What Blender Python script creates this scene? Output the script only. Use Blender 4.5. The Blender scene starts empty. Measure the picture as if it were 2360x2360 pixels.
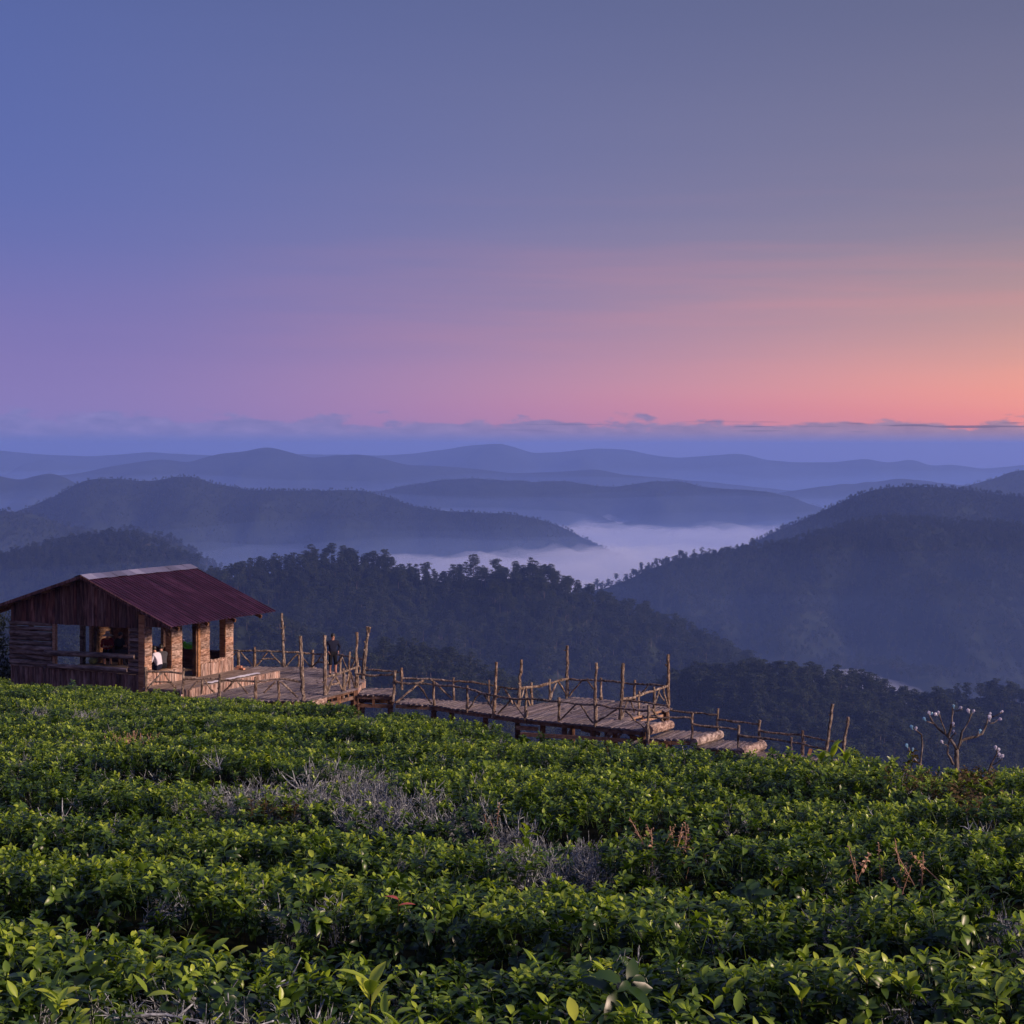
import bpy, bmesh, math, random
import numpy as np
from mathutils import Vector, Matrix

rng = np.random.default_rng(7)
random.seed(7)
sc = bpy.context.scene
COL = sc.collection
R = math.radians

# ------------------------------------------------------------------ camera
# f and H are in pixels of the 2360 px photograph; camera at the origin, looking along +Y
F, H = 4000.0, 1025.0
cam = bpy.data.cameras.new('camera')
cam.sensor_fit = 'HORIZONTAL'
cam.sensor_width = 36.0
cam.lens = 36.0 * F / 2360.0
cam.shift_y = -(1180.0 - H) / 2360.0
cam.clip_start = 0.05
cam.clip_end = 80000
cam_o = bpy.data.objects.new('camera', cam)
cam_o.location = (0, 0, 0)
cam_o.rotation_euler = (R(90), 0, 0)
COL.objects.link(cam_o)
sc.camera = cam_o

# ------------------------------------------------------------------ sun
SUN_AZ, SUN_EL = 110.0, 21.0            # degrees right of the view direction, above the horizon
sun = bpy.data.lights.new('sun', 'SUN')
sun.energy = 5.0
sun.angle = R(12)
sun.color = (1.0, 0.72, 0.57)
sun_o = bpy.data.objects.new('sun', sun)
sd = Vector((math.sin(R(SUN_AZ)) * math.cos(R(SUN_EL)), math.cos(R(SUN_AZ)) * math.cos(R(SUN_EL)), math.sin(R(SUN_EL))))
sun_o.rotation_euler = sd.to_track_quat('Z', 'Y').to_euler()
sun_o.location = (60, 0, 40)
COL.objects.link(sun_o)

# ------------------------------------------------------------------ render settings
sc.view_settings.view_transform = 'Standard'
sc.view_settings.look = 'None'
sc.view_settings.exposure = 0.3
sc.view_settings.gamma = 1.0
sc.view_settings.use_curve_mapping = False
cy = sc.cycles
cy.use_denoising = True
cy.denoiser = 'OPENIMAGEDENOISE'
cy.max_bounces = 6
cy.diffuse_bounces = 3
cy.glossy_bounces = 2
cy.transmission_bounces = 3
cy.volume_bounces = 4
cy.transparent_max_bounces = 8
cy.use_adaptive_sampling = True
cy.adaptive_threshold = 0.02
cy.sample_clamp_indirect = 4.0


def lin(c):
    c = c / 255.0
    return c / 12.92 if c <= 0.04045 else ((c + 0.055) / 1.055) ** 2.4


def srgb(r, g, b):
    return (lin(r), lin(g), lin(b), 1.0)


# ------------------------------------------------------------------ world
w = bpy.data.worlds.new('World')
sc.world = w
w.use_nodes = True
nt = w.node_tree
nt.nodes.clear()


class NB:
    """small node-building helper"""
    def __init__(s, tree): s.t = tree

    def n(s, kind, **kw):
        nd = s.t.nodes.new(kind)
        for k, v in kw.items(): setattr(nd, k, v)
        return nd

    def link(s, a, b): s.t.links.new(a, b)

    def val(s, sock, v):
        if hasattr(v, 'is_output'): s.link(v, sock)
        else: sock.default_value = v

    def math(s, op, a, b=None, c=None, clamp=False):
        nd = s.n('ShaderNodeMath', operation=op, use_clamp=clamp)
        s.val(nd.inputs[0], a)
        if b is not None: s.val(nd.inputs[1], b)
        if c is not None: s.val(nd.inputs[2], c)
        return nd.outputs[0]

    def mrange(s, v, a, b, c=0.0, d=1.0, smooth=False):
        nd = s.n('ShaderNodeMapRange', interpolation_type='SMOOTHSTEP' if smooth else 'LINEAR')
        s.val(nd.inputs[0], v)
        for i, q in enumerate((a, b, c, d)): s.val(nd.inputs[i + 1], q)
        return nd.outputs[0]

    def ramp(s, v, stops, interp='LINEAR'):
        nd = s.n('ShaderNodeValToRGB')
        cr = nd.color_ramp
        cr.interpolation = interp
        while len(cr.elements) < len(stops): cr.elements.new(0.5)
        for e, (p, c) in zip(cr.elements, stops):
            e.position = p
            e.color = c
        s.val(nd.inputs[0], v)
        return nd.outputs[0]

    def mix(s, f, a, b, mode='MIX'):
        nd = s.n('ShaderNodeMix', data_type='RGBA', blend_type=mode)
        s.val(nd.inputs[0], f)
        s.val(nd.inputs[6], a)
        s.val(nd.inputs[7], b)
        return nd.outputs[2]

    def noise(s, vec, scale, detail=2.0, rough=0.5, dim='3D', dist=0.0):
        nd = s.n('ShaderNodeTexNoise', noise_dimensions=dim)
        if vec is not None: s.link(vec, nd.inputs['Vector'])
        nd.inputs['Scale'].default_value = scale
        nd.inputs['Detail'].default_value = detail
        nd.inputs['Roughness'].default_value = rough
        nd.inputs['Distortion'].default_value = dist
        return nd.outputs[0]

    def comb(s, x, y, z):
        nd = s.n('ShaderNodeCombineXYZ')
        for i, q in enumerate((x, y, z)): s.val(nd.inputs[i], q)
        return nd.outputs[0]


wb = NB(nt)
tc = wb.n('ShaderNodeTexCoord')
vn = wb.n('ShaderNodeVectorMath', operation='NORMALIZE')
wb.link(tc.outputs['Generated'], vn.inputs[0])
sep = wb.n('ShaderNodeSeparateXYZ')
wb.link(vn.outputs[0], sep.inputs[0])
X, Y, Z = sep.outputs
AZS = R(46)
hl = wb.math('SQRT', wb.math('ADD', wb.math('MULTIPLY', X, X), wb.math('ADD', wb.math('MULTIPLY', Y, Y), 1e-6)))
cs = wb.math('DIVIDE', wb.math('ADD', wb.math('MULTIPLY', X, math.sin(AZS)), wb.math('MULTIPLY', Y, math.cos(AZS))), hl)
azl = wb.mrange(cs, 0.46, 0.87)
azf = wb.math('POWER', azl, wb.mrange(Z, 0.05, 0.2, 1.8, 1.0))
el = wb.math('MULTIPLY', Z, 3.0, clamp=True)
# faint broad streaks so that the bands are not ruler-straight
strk = wb.noise(wb.comb(wb.math('MULTIPLY', X, 2.2), wb.math('MULTIPLY', Y, 2.2), wb.math('MULTIPLY', Z, 26.0)), 1.0, 3.0, 0.55)
el = wb.math('ADD', el, wb.math('MULTIPLY', wb.math('SUBTRACT', strk, 0.5), 0.085))
left = wb.ramp(el, [(0.0, srgb(128, 122, 186)), (0.056, srgb(138, 126, 186)), (0.16, srgb(129, 118, 180)), (0.28, srgb(112, 114, 178)),
                    (0.39, srgb(97, 110, 175)), (0.57, srgb(91, 106, 170)), (0.75, srgb(86, 102, 163)), (1.0, srgb(78, 92, 148))], 'B_SPLINE')
right = wb.ramp(el, [(0.0, srgb(244, 140, 130)), (0.056, srgb(247, 150, 140)), (0.10, srgb(246, 163, 145)), (0.17, srgb(214, 159, 152)),
                     (0.28, srgb(168, 144, 151)), (0.39, srgb(135, 129, 153)), (0.57, srgb(115, 116, 147)), (0.75, srgb(102, 106, 141)),
                     (1.0, srgb(84, 95, 126))], 'B_SPLINE')
sky = wb.mix(azf, left, right)
pk = wb.noise(wb.comb(wb.math('MULTIPLY', X, 3.0), wb.math('MULTIPLY', Y, 1.5), wb.math('MULTIPLY', Z, 48.0)), 1.0, 4.0, 0.6)
pkw = wb.math('MULTIPLY', wb.mrange(Z, 0.03, 0.07, 0, 1, True), wb.mrange(Z, 0.07, 0.17, 1, 0, True))
pkm = wb.math('MULTIPLY', wb.math('MULTIPLY', wb.mrange(pk, 0.4, 0.75, 0, 0.2, True), pkw), wb.mrange(azl, 0.2, 0.8))
sky = wb.mix(pkm, sky, srgb(232, 146, 152))
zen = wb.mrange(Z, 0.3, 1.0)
sky = wb.mix(zen, sky, srgb(100, 116, 182))  # overhead sky, out of view, brightened to add fill light
# pale lavender band low opposite the dawn, added out of view for fill light
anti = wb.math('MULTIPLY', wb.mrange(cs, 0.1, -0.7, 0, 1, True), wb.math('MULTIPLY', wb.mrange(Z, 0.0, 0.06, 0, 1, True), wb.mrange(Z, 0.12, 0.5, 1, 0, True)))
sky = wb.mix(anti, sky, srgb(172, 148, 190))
# a low bank of cloud along the horizon
az = wb.math('ARCTAN2', X, Y)
cv = wb.comb(wb.math('MULTIPLY', az, 30.0), wb.math('MULTIPLY', Z, 85.0), 0.0)
bil = wb.noise(cv, 1.0, 5.0, 0.55)
big = wb.noise(wb.comb(wb.math('MULTIPLY', az, 6.0), 3.0, 0.0), 1.0, 1.0, 0.5)
top = wb.math('ADD', wb.mrange(az, -0.3, 0.3, 0.0170, 0.0115), wb.math('MULTIPLY', wb.math('SUBTRACT', big, 0.5), 0.008))
dens = wb.math('ADD', wb.math('DIVIDE', wb.math('SUBTRACT', top, Z), 0.0045), wb.math('MULTIPLY', wb.math('SUBTRACT', bil, 0.5), 7.5))
cm = wb.mrange(dens, -0.2, 0.7, 0.0, 1.0, True)
sv = wb.comb(wb.math('MULTIPLY', az, 17.0), wb.math('MULTIPLY', Z, 420.0), 7.0)
stn = wb.noise(sv, 1.0, 3.0, 0.5)
stw = wb.math('MULTIPLY', wb.mrange(Z, 0.006, 0.009, 0, 1, True), wb.mrange(Z, 0.0115, 0.0145, 1, 0, True))
stm = wb.math('MULTIPLY', wb.math('MULTIPLY', wb.mrange(stn, 0.56, 0.63, 0.0, 0.85, True), stw), wb.mrange(azl, 0.45, 0.8, 0.1, 1.0))
ctone = wb.noise(cv, 2.3, 3.0, 0.6)
ccol = wb.mix(azf, wb.mix(ctone, srgb(98, 108, 170), srgb(150, 142, 200)), wb.mix(ctone, srgb(122, 110, 142), srgb(186, 152, 166)))
scol = wb.mix(azf, srgb(95, 100, 158), srgb(122, 100, 122))
sky = wb.mix(wb.math('MULTIPLY', cm, 0.9), sky, ccol)
sky = wb.mix(stm, sky, scol)
# the lowest degree of sky is distant haze
sky = wb.mix(wb.mrange(Z, 0.0085, 0.0015, 0, 1, True), sky, wb.mix(azf, srgb(110, 118, 183), srgb(146, 128, 168)))
nish = wb.n('ShaderNodeTexSky', sky_type='NISHITA')
nish.sun_disc = False
nish.sun_elevation = R(1.0)
nish.sun_rotation = R(SUN_AZ)
nish.altitude = 1500
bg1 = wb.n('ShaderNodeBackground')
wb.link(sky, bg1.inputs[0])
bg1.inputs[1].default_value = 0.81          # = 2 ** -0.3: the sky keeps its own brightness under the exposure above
bg2 = wb.n('ShaderNodeBackground')
wb.link(nish.outputs[0], bg2.inputs[0])
bg2.inputs[1].default_value = 0.004
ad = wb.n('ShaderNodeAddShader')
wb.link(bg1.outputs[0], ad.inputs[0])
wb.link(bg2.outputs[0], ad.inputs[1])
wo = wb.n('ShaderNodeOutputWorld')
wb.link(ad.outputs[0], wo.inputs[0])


# ------------------------------------------------------------------ helpers
def P(px, py, d):
    """photo pixel at depth d -> world point"""
    return np.array([(px - 1180.0) / F * d, d, -(py - H) / F * d])


def PZ(px, py, z):
    d = -z * F / (py - H)
    return P(px, py, d)


_tab = rng.random((256, 256))


def vnoise(x, y):
    x = np.asarray(x, float); y = np.asarray(y, float)
    xi = np.floor(x).astype(int); yi = np.floor(y).astype(int)
    fx = x - xi; fy = y - yi
    fx = fx * fx * (3 - 2 * fx); fy = fy * fy * (3 - 2 * fy)
    a = _tab[xi & 255, yi & 255]; b = _tab[(xi + 1) & 255, yi & 255]
    c = _tab[xi & 255, (yi + 1) & 255]; d = _tab[(xi + 1) & 255, (yi + 1) & 255]
    return (a * (1 - fx) + b * fx) * (1 - fy) + (c * (1 - fx) + d * fx) * fy


def fbm(x, y, oct=4, gain=0.5):
    s = 0; a = 1; t = 0
    for k in range(oct):
        s = s + a * (vnoise(np.asarray(x) * 2 ** k + 17.3 * k, np.asarray(y) * 2 ** k + 9.1 * k) - 0.5)
        t += a; a *= gain
    return s / t * 2          # about -1..1


def sstep(a, b, x):
    t = np.clip((np.asarray(x, float) - a) / (b - a), 0, 1)
    return t * t * (3 - 2 * t)


class MB:
    def __init__(s): s.v = []; s.f = []

    def box(s, x0, x1, y0, y1, z0, z1):
        o = len(s.v)
        s.v += [(x, y, z) for z in (z0, z1) for y in (y0, y1) for x in (x0, x1)]
        s.f += [tuple(o + i for i in q) for q in ((0, 2, 3, 1), (4, 5, 7, 6), (0, 1, 5, 4), (2, 6, 7, 3), (0, 4, 6, 2), (1, 3, 7, 5))]

    def bar(s, p0, p1, wd, ht, up=(0, 0, 1)):
        p0, p1 = np.array(p0, float), np.array(p1, float)
        t = p1 - p0; t /= np.linalg.norm(t)
        if abs(t @ np.array(up)) > .99: up = (0, 1, 0)
        sd_ = np.cross(t, up); sd_ /= np.linalg.norm(sd_); u = np.cross(sd_, t)
        o = len(s.v)
        for p in (p0, p1):
            for a, b in ((-1, -1), (1, -1), (1, 1), (-1, 1)):
                s.v.append(tuple(p + sd_ * a * wd / 2 + u * b * ht / 2))
        s.f += [(o, o + 3, o + 2, o + 1), (o + 4, o + 5, o + 6, o + 7)] + [(o + i, o + (i + 1) % 4, o + 4 + (i + 1) % 4, o + 4 + i) for i in range(4)]

    def tube(s, pts, rad, sides=7, jit=0.0, caps=True):
        pts = [np.array(p, float) for p in pts]
        n = len(pts)
        if np.isscalar(rad): rad = [rad] * n
        o = len(s.v)
        ref = None
        for i in range(n):
            t = pts[min(i + 1, n - 1)] - pts[max(i - 1, 0)]
            t /= np.linalg.norm(t) + 1e-9
            if ref is None:
                ref = np.array([1, 0, 0]) if abs(t[0]) < 0.8 else np.array([0, 1, 0])
            a = ref - t * (ref @ t); a /= np.linalg.norm(a); b = np.cross(t, a); ref = a
            for k in range(sides):
                q = 2 * math.pi * k / sides
                r = rad[i] * (1 + (random.uniform(-jit, jit) if jit else 0))
                s.v.append(tuple(pts[i] + (a * math.cos(q) + b * math.sin(q)) * r))
        for i in range(n - 1):
            for k in range(sides):
                k2 = (k + 1) % sides
                s.f.append((o + i * sides + k, o + i * sides + k2, o + (i + 1) * sides + k2, o + (i + 1) * sides + k))
        if caps:
            s.f.append(tuple(o + k for k in reversed(range(sides))))
            s.f.append(tuple(o + (n - 1) * sides + k for k in range(sides)))

    def ell(s, c, r, nu=10, nv=7, jit=0.0):
        o = len(s.v)
        for j in range(nv + 1):
            ph = math.pi * j / nv
            for i in range(nu):
                q = 2 * math.pi * i / nu
                k = 1 + (random.uniform(-jit, jit) if jit else 0)
                s.v.append((c[0] + k * r[0] * math.sin(ph) * math.cos(q), c[1] + k * r[1] * math.sin(ph) * math.sin(q), c[2] + k * r[2] * math.cos(ph)))
        for j in range(nv):
            for i in range(nu):
                i2 = (i + 1) % nu
                s.f.append((o + j * nu + i, o + (j + 1) * nu + i, o + (j + 1) * nu + i2, o + j * nu + i2))

    def mesh(s, name, mat=None, smooth=False):
        me = bpy.data.meshes.new(name)
        me.from_pydata([tuple(map(float, v)) for v in s.v], [], s.f)
        if mat: me.materials.append(mat)
        if smooth: me.polygons.foreach_set('use_smooth', [True] * len(me.polygons))
        me.update()
        return me

    def build(s, name, mat, parent=None, smooth=False, **kw):
        return link(name, s.mesh(name, mat, smooth), parent, **kw)


def link(name, me, parent=None, label=None, cat=None, group=None, kind=None):
    o = bpy.data.objects.new(name, me)
    COL.objects.link(o)
    if parent is not None:
        o.parent = parent
    tag(o, label, cat, group, kind)
    return o


def tag(o, label=None, cat=None, group=None, kind=None):
    if label: o['label'] = label
    if cat: o['category'] = cat
    if group: o['group'] = group
    if kind: o['kind'] = kind
    return o


def thing(name, loc, label, cat, group=None, rz=0.0):
    o = link(name, None, None, label, cat, group)
    o.location = [float(q) for q in loc]
    o.rotation_euler = (0, 0, rz)
    o.empty_display_size = 0.2
    return o


def grid_mesh(name, V, mat, smooth=True):
    """V: (n,m,3) array"""
    n, m, _ = V.shape
    me = bpy.data.meshes.new(name)
    idx = np.arange(n * m).reshape(n, m)
    q = np.stack([idx[:-1, :-1], idx[1:, :-1], idx[1:, 1:], idx[:-1, 1:]], -1).reshape(-1, 4)
    me.vertices.add(n * m)
    me.vertices.foreach_set('co', V.reshape(-1).astype(np.float32))
    me.loops.add(q.size)
    me.loops.foreach_set('vertex_index', q.reshape(-1).astype(np.int32))
    me.polygons.add(len(q))
    me.polygons.foreach_set('loop_start', np.arange(0, q.size, 4, dtype=np.int32))
    me.polygons.foreach_set('loop_total', np.full(len(q), 4, dtype=np.int32))
    me.update(calc_edges=True)
    if mat: me.materials.append(mat)
    if smooth: me.polygons.foreach_set('use_smooth', [True] * len(q))
    return me


# ------------------------------------------------------------------ materials
def mat_new(name):
    m = bpy.data.materials.new(name)
    m.use_nodes = True
    m.node_tree.nodes.clear()
    return m, NB(m.node_tree)


def finish(nb, col, rough=0.8, spec=0.3, bump=None, bstr=0.4, bdist=0.01, metal=0.0, disp=None):
    b = nb.n('ShaderNodeBsdfPrincipled')
    nb.val(b.inputs['Base Color'], col)
    nb.val(b.inputs['Roughness'], rough)
    b.inputs['Specular IOR Level'].default_value = spec
    b.inputs['Metallic'].default_value = metal
    if bump is not None:
        bp = nb.n('ShaderNodeBump')
        bp.inputs['Strength'].default_value = bstr
        bp.inputs['Distance'].default_value = bdist
        nb.link(bump, bp.inputs['Height'])
        nb.link(bp.outputs[0], b.inputs['Normal'])
    o = nb.n('ShaderNodeOutputMaterial')
    nb.link(b.outputs[0], o.inputs[0])
    return b


def wood(name, c0, c1, c2, scale=(6, 6, 6), rough=0.85, bstr=0.6, bdist=0.02, per=0.25, spec=0.2):
    """weathered wood or bark: streaked noise between three tones, tone shifted per piece"""
    m, nb = mat_new(name)
    t = nb.n('ShaderNodeTexCoord')
    mp = nb.n('ShaderNodeMapping')
    mp.inputs['Scale'].default_value = scale
    oi = nb.n('ShaderNodeObjectInfo')
    off = nb.math('MULTIPLY', oi.outputs['Random'], 40.0)
    av = nb.n('ShaderNodeVectorMath', operation='ADD')
    nb.link(t.outputs['Object'], av.inputs[0])
    nb.link(nb.comb(off, off, off), av.inputs[1])
    nb.link(av.outputs[0], mp.inputs[0])
    n1 = nb.noise(mp.outputs[0], 1.0, 5.0, 0.62, dist=0.5)
    n2 = nb.noise(mp.outputs[0], 3.7, 4.0, 0.6)
    col = nb.ramp(n1, [(0.37, c0), (0.5, c1), (0.64, c2)])
    hsv = nb.n('ShaderNodeHueSaturation')
    nb.link(col, hsv.inputs['Color'])
    nb.link(nb.mrange(oi.outputs['Random'], 0, 1, 1 - per, 1 + per), hsv.inputs['Value'])
    nb.link(nb.mrange(nb.math('FRACT', nb.math('MULTIPLY', oi.outputs['Random'], 7.3)), 0, 1, 0.8, 1.15), hsv.inputs['Saturation'])
    h = nb.math('ADD', n1, nb.math('MULTIPLY', n2, 0.5))
    finish(nb, hsv.outputs[0], rough, spec, h, bstr, bdist)
    return m


M = {}
M['pole'] = wood('pole_bark', (.048, .032, .025, 1), (.15, .108, .082, 1), (.32, .26, .205, 1), (11, 11, 6), bdist=0.04, per=0.25)
M['deck'] = wood('deck_slab', (.05, .04, .042, 1), (.125, .102, .105, 1), (.27, .235, .24, 1), (9, 1.6, 9), bdist=0.03)
M['gable'] = wood('gable_plank', (.035, .014, .013, 1), (.10, .044, .038, 1), (.20, .105, .09, 1), (11, 11, 1.3), per=0.35)
M['skirt'] = wood('skirt_plank', (.05, .028, .026, 1), (.12, .07, .062, 1), (.22, .15, .135, 1), (11, 11, 1.6), per=0.35)
M['log'] = wood('wall_log', (.045, .028, .026, 1), (.13, .09, .08, 1), (.25, .19, .17, 1), (1.6, 10, 10), per=0.25)
M['barkwall'] = wood('bark_strip', (.13, .075, .058, 1), (.30, .20, .165, 1), (.46, .33, .28, 1), (14, 14, 1.8), bstr=0.9, bdist=0.03, per=0.3)
M['barkblock'] = wood('bark_block', (.12, .07, .05, 1), (.32, .205, .16, 1), (.48, .34, .28, 1), (5, 5, 16), bstr=1.0, bdist=0.04, per=0.22)
M['plank'] = wood('sawn_plank', (.16, .085, .05, 1), (.26, .145, .085, 1), (.36, .215, .135, 1), (2, 14, 14), per=0.15)
M['beam'] = wood('dark_beam', (.055, .028, .018, 1), (.11, .06, .04, 1), (.18, .105, .07, 1), (4, 4, 4), per=0.2)
M['floor'] = wood('floor_board', (.12, .085, .065, 1), (.21, .155, .125, 1), (.3, .235, .2, 1), (12, 1.2, 12), per=0.12)
M['steplog'] = wood('step_log', (.09, .062, .055, 1), (.24, .175, .15, 1), (.42, .34, .30, 1), (10, 1.4, 10), bdist=0.03, per=0.08)
M['counter'] = wood('counter_wood', (.035, .012, .012, 1), (.07, .025, .022, 1), (.11, .045, .04, 1), (2, 8, 8), per=0.1)
M['treebark'] = wood('sapling_bark', (.05, .04, .036, 1), (.12, .10, .09, 1), (.22, .2, .185, 1), (14, 14, 5), per=0.08)
M['pinebark'] = wood('pine_bark', (.06, .045, .04, 1), (.1, .08, .07, 1), (.16, .13, .115, 1), (2, 2, .5), per=0.2)


def plain(name, col, rough=0.7, spec=0.3, var=0.12, scale=6.0, metal=0.0, bstr=0.15):
    m, nb = mat_new(name)
    t = nb.n('ShaderNodeTexCoord')
    n = nb.noise(t.outputs['Object'], scale, 4.0, 0.6)
    c0 = tuple(q * (1 - var) for q in col[:3]) + (1,)
    c1 = tuple(min(1, q * (1 + var)) for q in col[:3]) + (1,)
    finish(nb, nb.ramp(n, [(0.3, c0), (0.7, c1)]), rough, spec, n, bstr, 0.01, metal)
    return m


def roofmat():
    m, nb = mat_new('roof_sheet')
    t = nb.n('ShaderNodeTexCoord')
    mp = nb.n('ShaderNodeMapping')
    mp.inputs['Scale'].default_value = (.35, 5.5, .35)
    nb.link(t.outputs['Object'], mp.inputs[0])
    n1 = nb.noise(mp.outputs[0], 1.0, 5.0, 0.65)
    n2 = nb.noise(t.outputs['Object'], 1.5, 4.0, 0.6)
    v = nb.math('ADD', nb.math('MULTIPLY', n1, 0.7), nb.math('MULTIPLY', n2, 0.3))
    col = nb.ramp(v, [(0.34, (.011, .003, .009, 1)), (0.5, (.026, .007, .021, 1)), (0.6, (.05, .018, .042, 1)), (0.7, (.085, .04, .07, 1))])
    finish(nb, col, 0.6, 0.2)
    return m


M['roof'] = roofmat()
def capmat():
    m, nb = mat_new('ridge_sheet')
    oi = nb.n('ShaderNodeObjectInfo')
    t = nb.n('ShaderNodeTexCoord')
    n = nb.noise(t.outputs['Object'], 3.0, 3.0, 0.6)
    v = nb.math('ADD', nb.math('MULTIPLY', oi.outputs['Random'], .7), nb.math('MULTIPLY', n, .3))
    finish(nb, nb.ramp(v, [(0.1, (.08, .08, .13, 1)), (0.5, (.14, .14, .22, 1)), (0.9, (.26, .26, .36, 1))]), 0.5, 0.4)
    return m


M['cap'] = capmat()
M['soil'] = plain('soil', (.045, .03, .02), 0.95, 0.1, 0.4, 3.0)
M['hill'] = plain('wooded_hill', (.016, .022, .014), 0.95, 0.05, 0.45, 0.03)
M['valley'] = plain('valley_floor', (.03, .042, .026), 0.95, 0.05, 0.4, 0.01)
M['skin'] = plain('skin', (.40, .21, .15), 0.55, 0.35, 0.06, 30)
M['hair'] = plain('hair', (.012, .010, .010), 0.5, 0.4, 0.2, 60)
M['shirt_white'] = plain('white_shirt', (.52, .51, .60), 0.85, 0.1, 0.06, 12)
M['cloth_navy'] = plain('navy_cloth', (.012, .014, .030), 0.9, 0.1, 0.2, 12)
M['cloth_black'] = plain('black_cloth', (.010, .010, .013), 0.9, 0.1, 0.2, 12)
M['cloth_grey'] = plain('grey_cloth', (.055, .055, .065), 0.9, 0.1, 0.2, 12)
M['cloth_red'] = plain('red_cloth', (.22, .018, .028), 0.9, 0.1, 0.15, 12)
M['hat'] = plain('straw_hat', (.62, .58, .55), 0.9, 0.1, 0.08, 25)
M['bag_green'] = plain('green_plastic', (.10, .62, .03), 0.3, 0.5, 0.12, 9)
M['metal_can'] = plain('can_metal', (.6, .6, .62), 0.3, 0.5, 0.08, 20, 0.7)
M['black_plastic'] = plain('black_plastic', (.02, .02, .022), 0.4, 0.5, 0.1, 20)
M['paper'] = plain('white_sheet', (.78, .77, .82), 0.8, 0.2, 0.05, 5)
M['brick'] = plain('brick_clay', (.52, .26, .17), 0.9, 0.15, 0.18, 14)
M['rind'] = plain('melon_rind', (.20, .24, .10), 0.6, 0.3, 0.5, 22)
M['twig'] = wood('lichen_twig', (.05, .055, .06, 1), (.17, .19, .205, 1), (.42, .46, .49, 1), (40, 40, 40), per=0.2, bdist=0.004)
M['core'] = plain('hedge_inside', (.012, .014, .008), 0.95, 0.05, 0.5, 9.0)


def leafmat(name, stops, trans=0.3, rough=0.42, spec=0.45, attr=True):
    m, nb = mat_new(name)
    oi = nb.n('ShaderNodeObjectInfo')
    if attr:
        at = nb.n('ShaderNodeAttribute')
        at.attribute_name = 'age'
        v = nb.math('ADD', nb.math('MULTIPLY', at.outputs['Fac'], 0.78), nb.math('MULTIPLY', oi.outputs['Random'], 0.22))
    else:
        v = oi.outputs['Random']
    col = nb.ramp(v, stops)
    b = nb.n('ShaderNodeBsdfPrincipled')
    nb.link(col, b.inputs['Base Color'])
    b.inputs['Roughness'].default_value = rough
    b.inputs['Specular IOR Level'].default_value = spec
    tr = nb.n('ShaderNodeBsdfTranslucent')
    tcol = nb.mix(1.0, col, (1.3, 1.35, .55, 1), 'MULTIPLY')
    nb.link(tcol, tr.inputs[0])
    mx = nb.n('ShaderNodeMixShader')
    mx.inputs[0].default_value = trans
    nb.link(b.outputs[0], mx.inputs[1])
    nb.link(tr.outputs[0], mx.inputs[2])
    o = nb.n('ShaderNodeOutputMaterial')
    nb.link(mx.outputs[0], o.inputs[0])
    return m


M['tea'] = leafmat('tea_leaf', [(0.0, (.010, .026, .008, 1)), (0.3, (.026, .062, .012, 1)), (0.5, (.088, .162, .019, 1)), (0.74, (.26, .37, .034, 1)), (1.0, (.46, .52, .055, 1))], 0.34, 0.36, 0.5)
M['teabrown'] = leafmat('dry_tea_leaf', [(0.0, (.035, .028, .012, 1)), (0.5, (.085, .060, .025, 1)), (1.0, (.17, .125, .05, 1))], 0.2, 0.7, 0.2)
M['tearose'] = leafmat('dry_flower', [(0.0, (.25, .15, .10, 1)), (0.5, (.42, .27, .19, 1)), (1.0, (.55, .40, .28, 1))], 0.2, 0.7, 0.2)
M['tealeaf_red'] = leafmat('red_leaf', [(0.0, (.45, .06, .05, 1)), (1.0, (.6, .16, .12, 1))], 0.3, 0.5, 0.3)
M['fern'] = leafmat('fern_leaf', [(0.0, (.10, .16, .05, 1)), (1.0, (.24, .32, .10, 1))], 0.35, 0.5, 0.3)
M['pine'] = leafmat('pine_needles', [(0.0, (.016, .026, .014, 1)), (0.5, (.03, .043, .02, 1)), (1.0, (.055, .062, .03, 1))], 0.12, 0.8, 0.1)
M['darktree'] = leafmat('dark_leaf', [(0.0, (.012, .02, .01, 1)), (1.0, (.03, .045, .018, 1))], 0.15, 0.6, 0.2)


def plastic_bag(name, col):
    m, nb = mat_new(name)
    b = nb.n('ShaderNodeBsdfPrincipled')
    b.inputs['Base Color'].default_value = col
    b.inputs['Roughness'].default_value = 0.25
    b.inputs['Specular IOR Level'].default_value = 0.6
    tr = nb.n('ShaderNodeBsdfTranslucent')
    tr.inputs[0].default_value = col
    mx = nb.n('ShaderNodeMixShader')
    mx.inputs[0].default_value = 0.4
    nb.link(b.outputs[0], mx.inputs[1]); nb.link(tr.outputs[0], mx.inputs[2])
    o = nb.n('ShaderNodeOutputMaterial')
    nb.link(mx.outputs[0], o.inputs[0])
    return m


M['bag_clear'] = plastic_bag('clear_bag', (.62, .62, .74, 1))
M['bag_blue'] = plastic_bag('blue_bag', (.25, .48, .66, 1))

# ------------------------------------------------------------------ near ground
CRX = [-700, 0, 300, 450, 600, 700, 800, 870, 960, 1010, 1080, 1150, 1210, 1280, 1330, 1370, 1430, 1500, 1590, 1640, 1690, 1740, 1820, 1940, 2080, 2200, 2360, 3000]
CRY = [1545, 1563, 1588, 1600, 1608, 1616, 1626, 1634, 1632, 1644, 1652, 1660, 1676, 1672, 1682, 1695, 1704, 1709, 1716, 1728, 1738, 1742, 1747, 1754, 1764, 1764, 1768, 1772]
A0, A1 = 0.90, 0.1247


def crest_d(u):
    px = 1180 + F * u
    r = (np.interp(px, CRX, CRY) + np.interp(px, [800, 1000, 1900, 2050], [9, 19, 19, 13]) - H) / F
    tl = 0.0165 * np.minimum(u, 0)
    return np.clip(A0 / np.maximum(r - A1 - tl, 1e-3), 5, 60)


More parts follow.
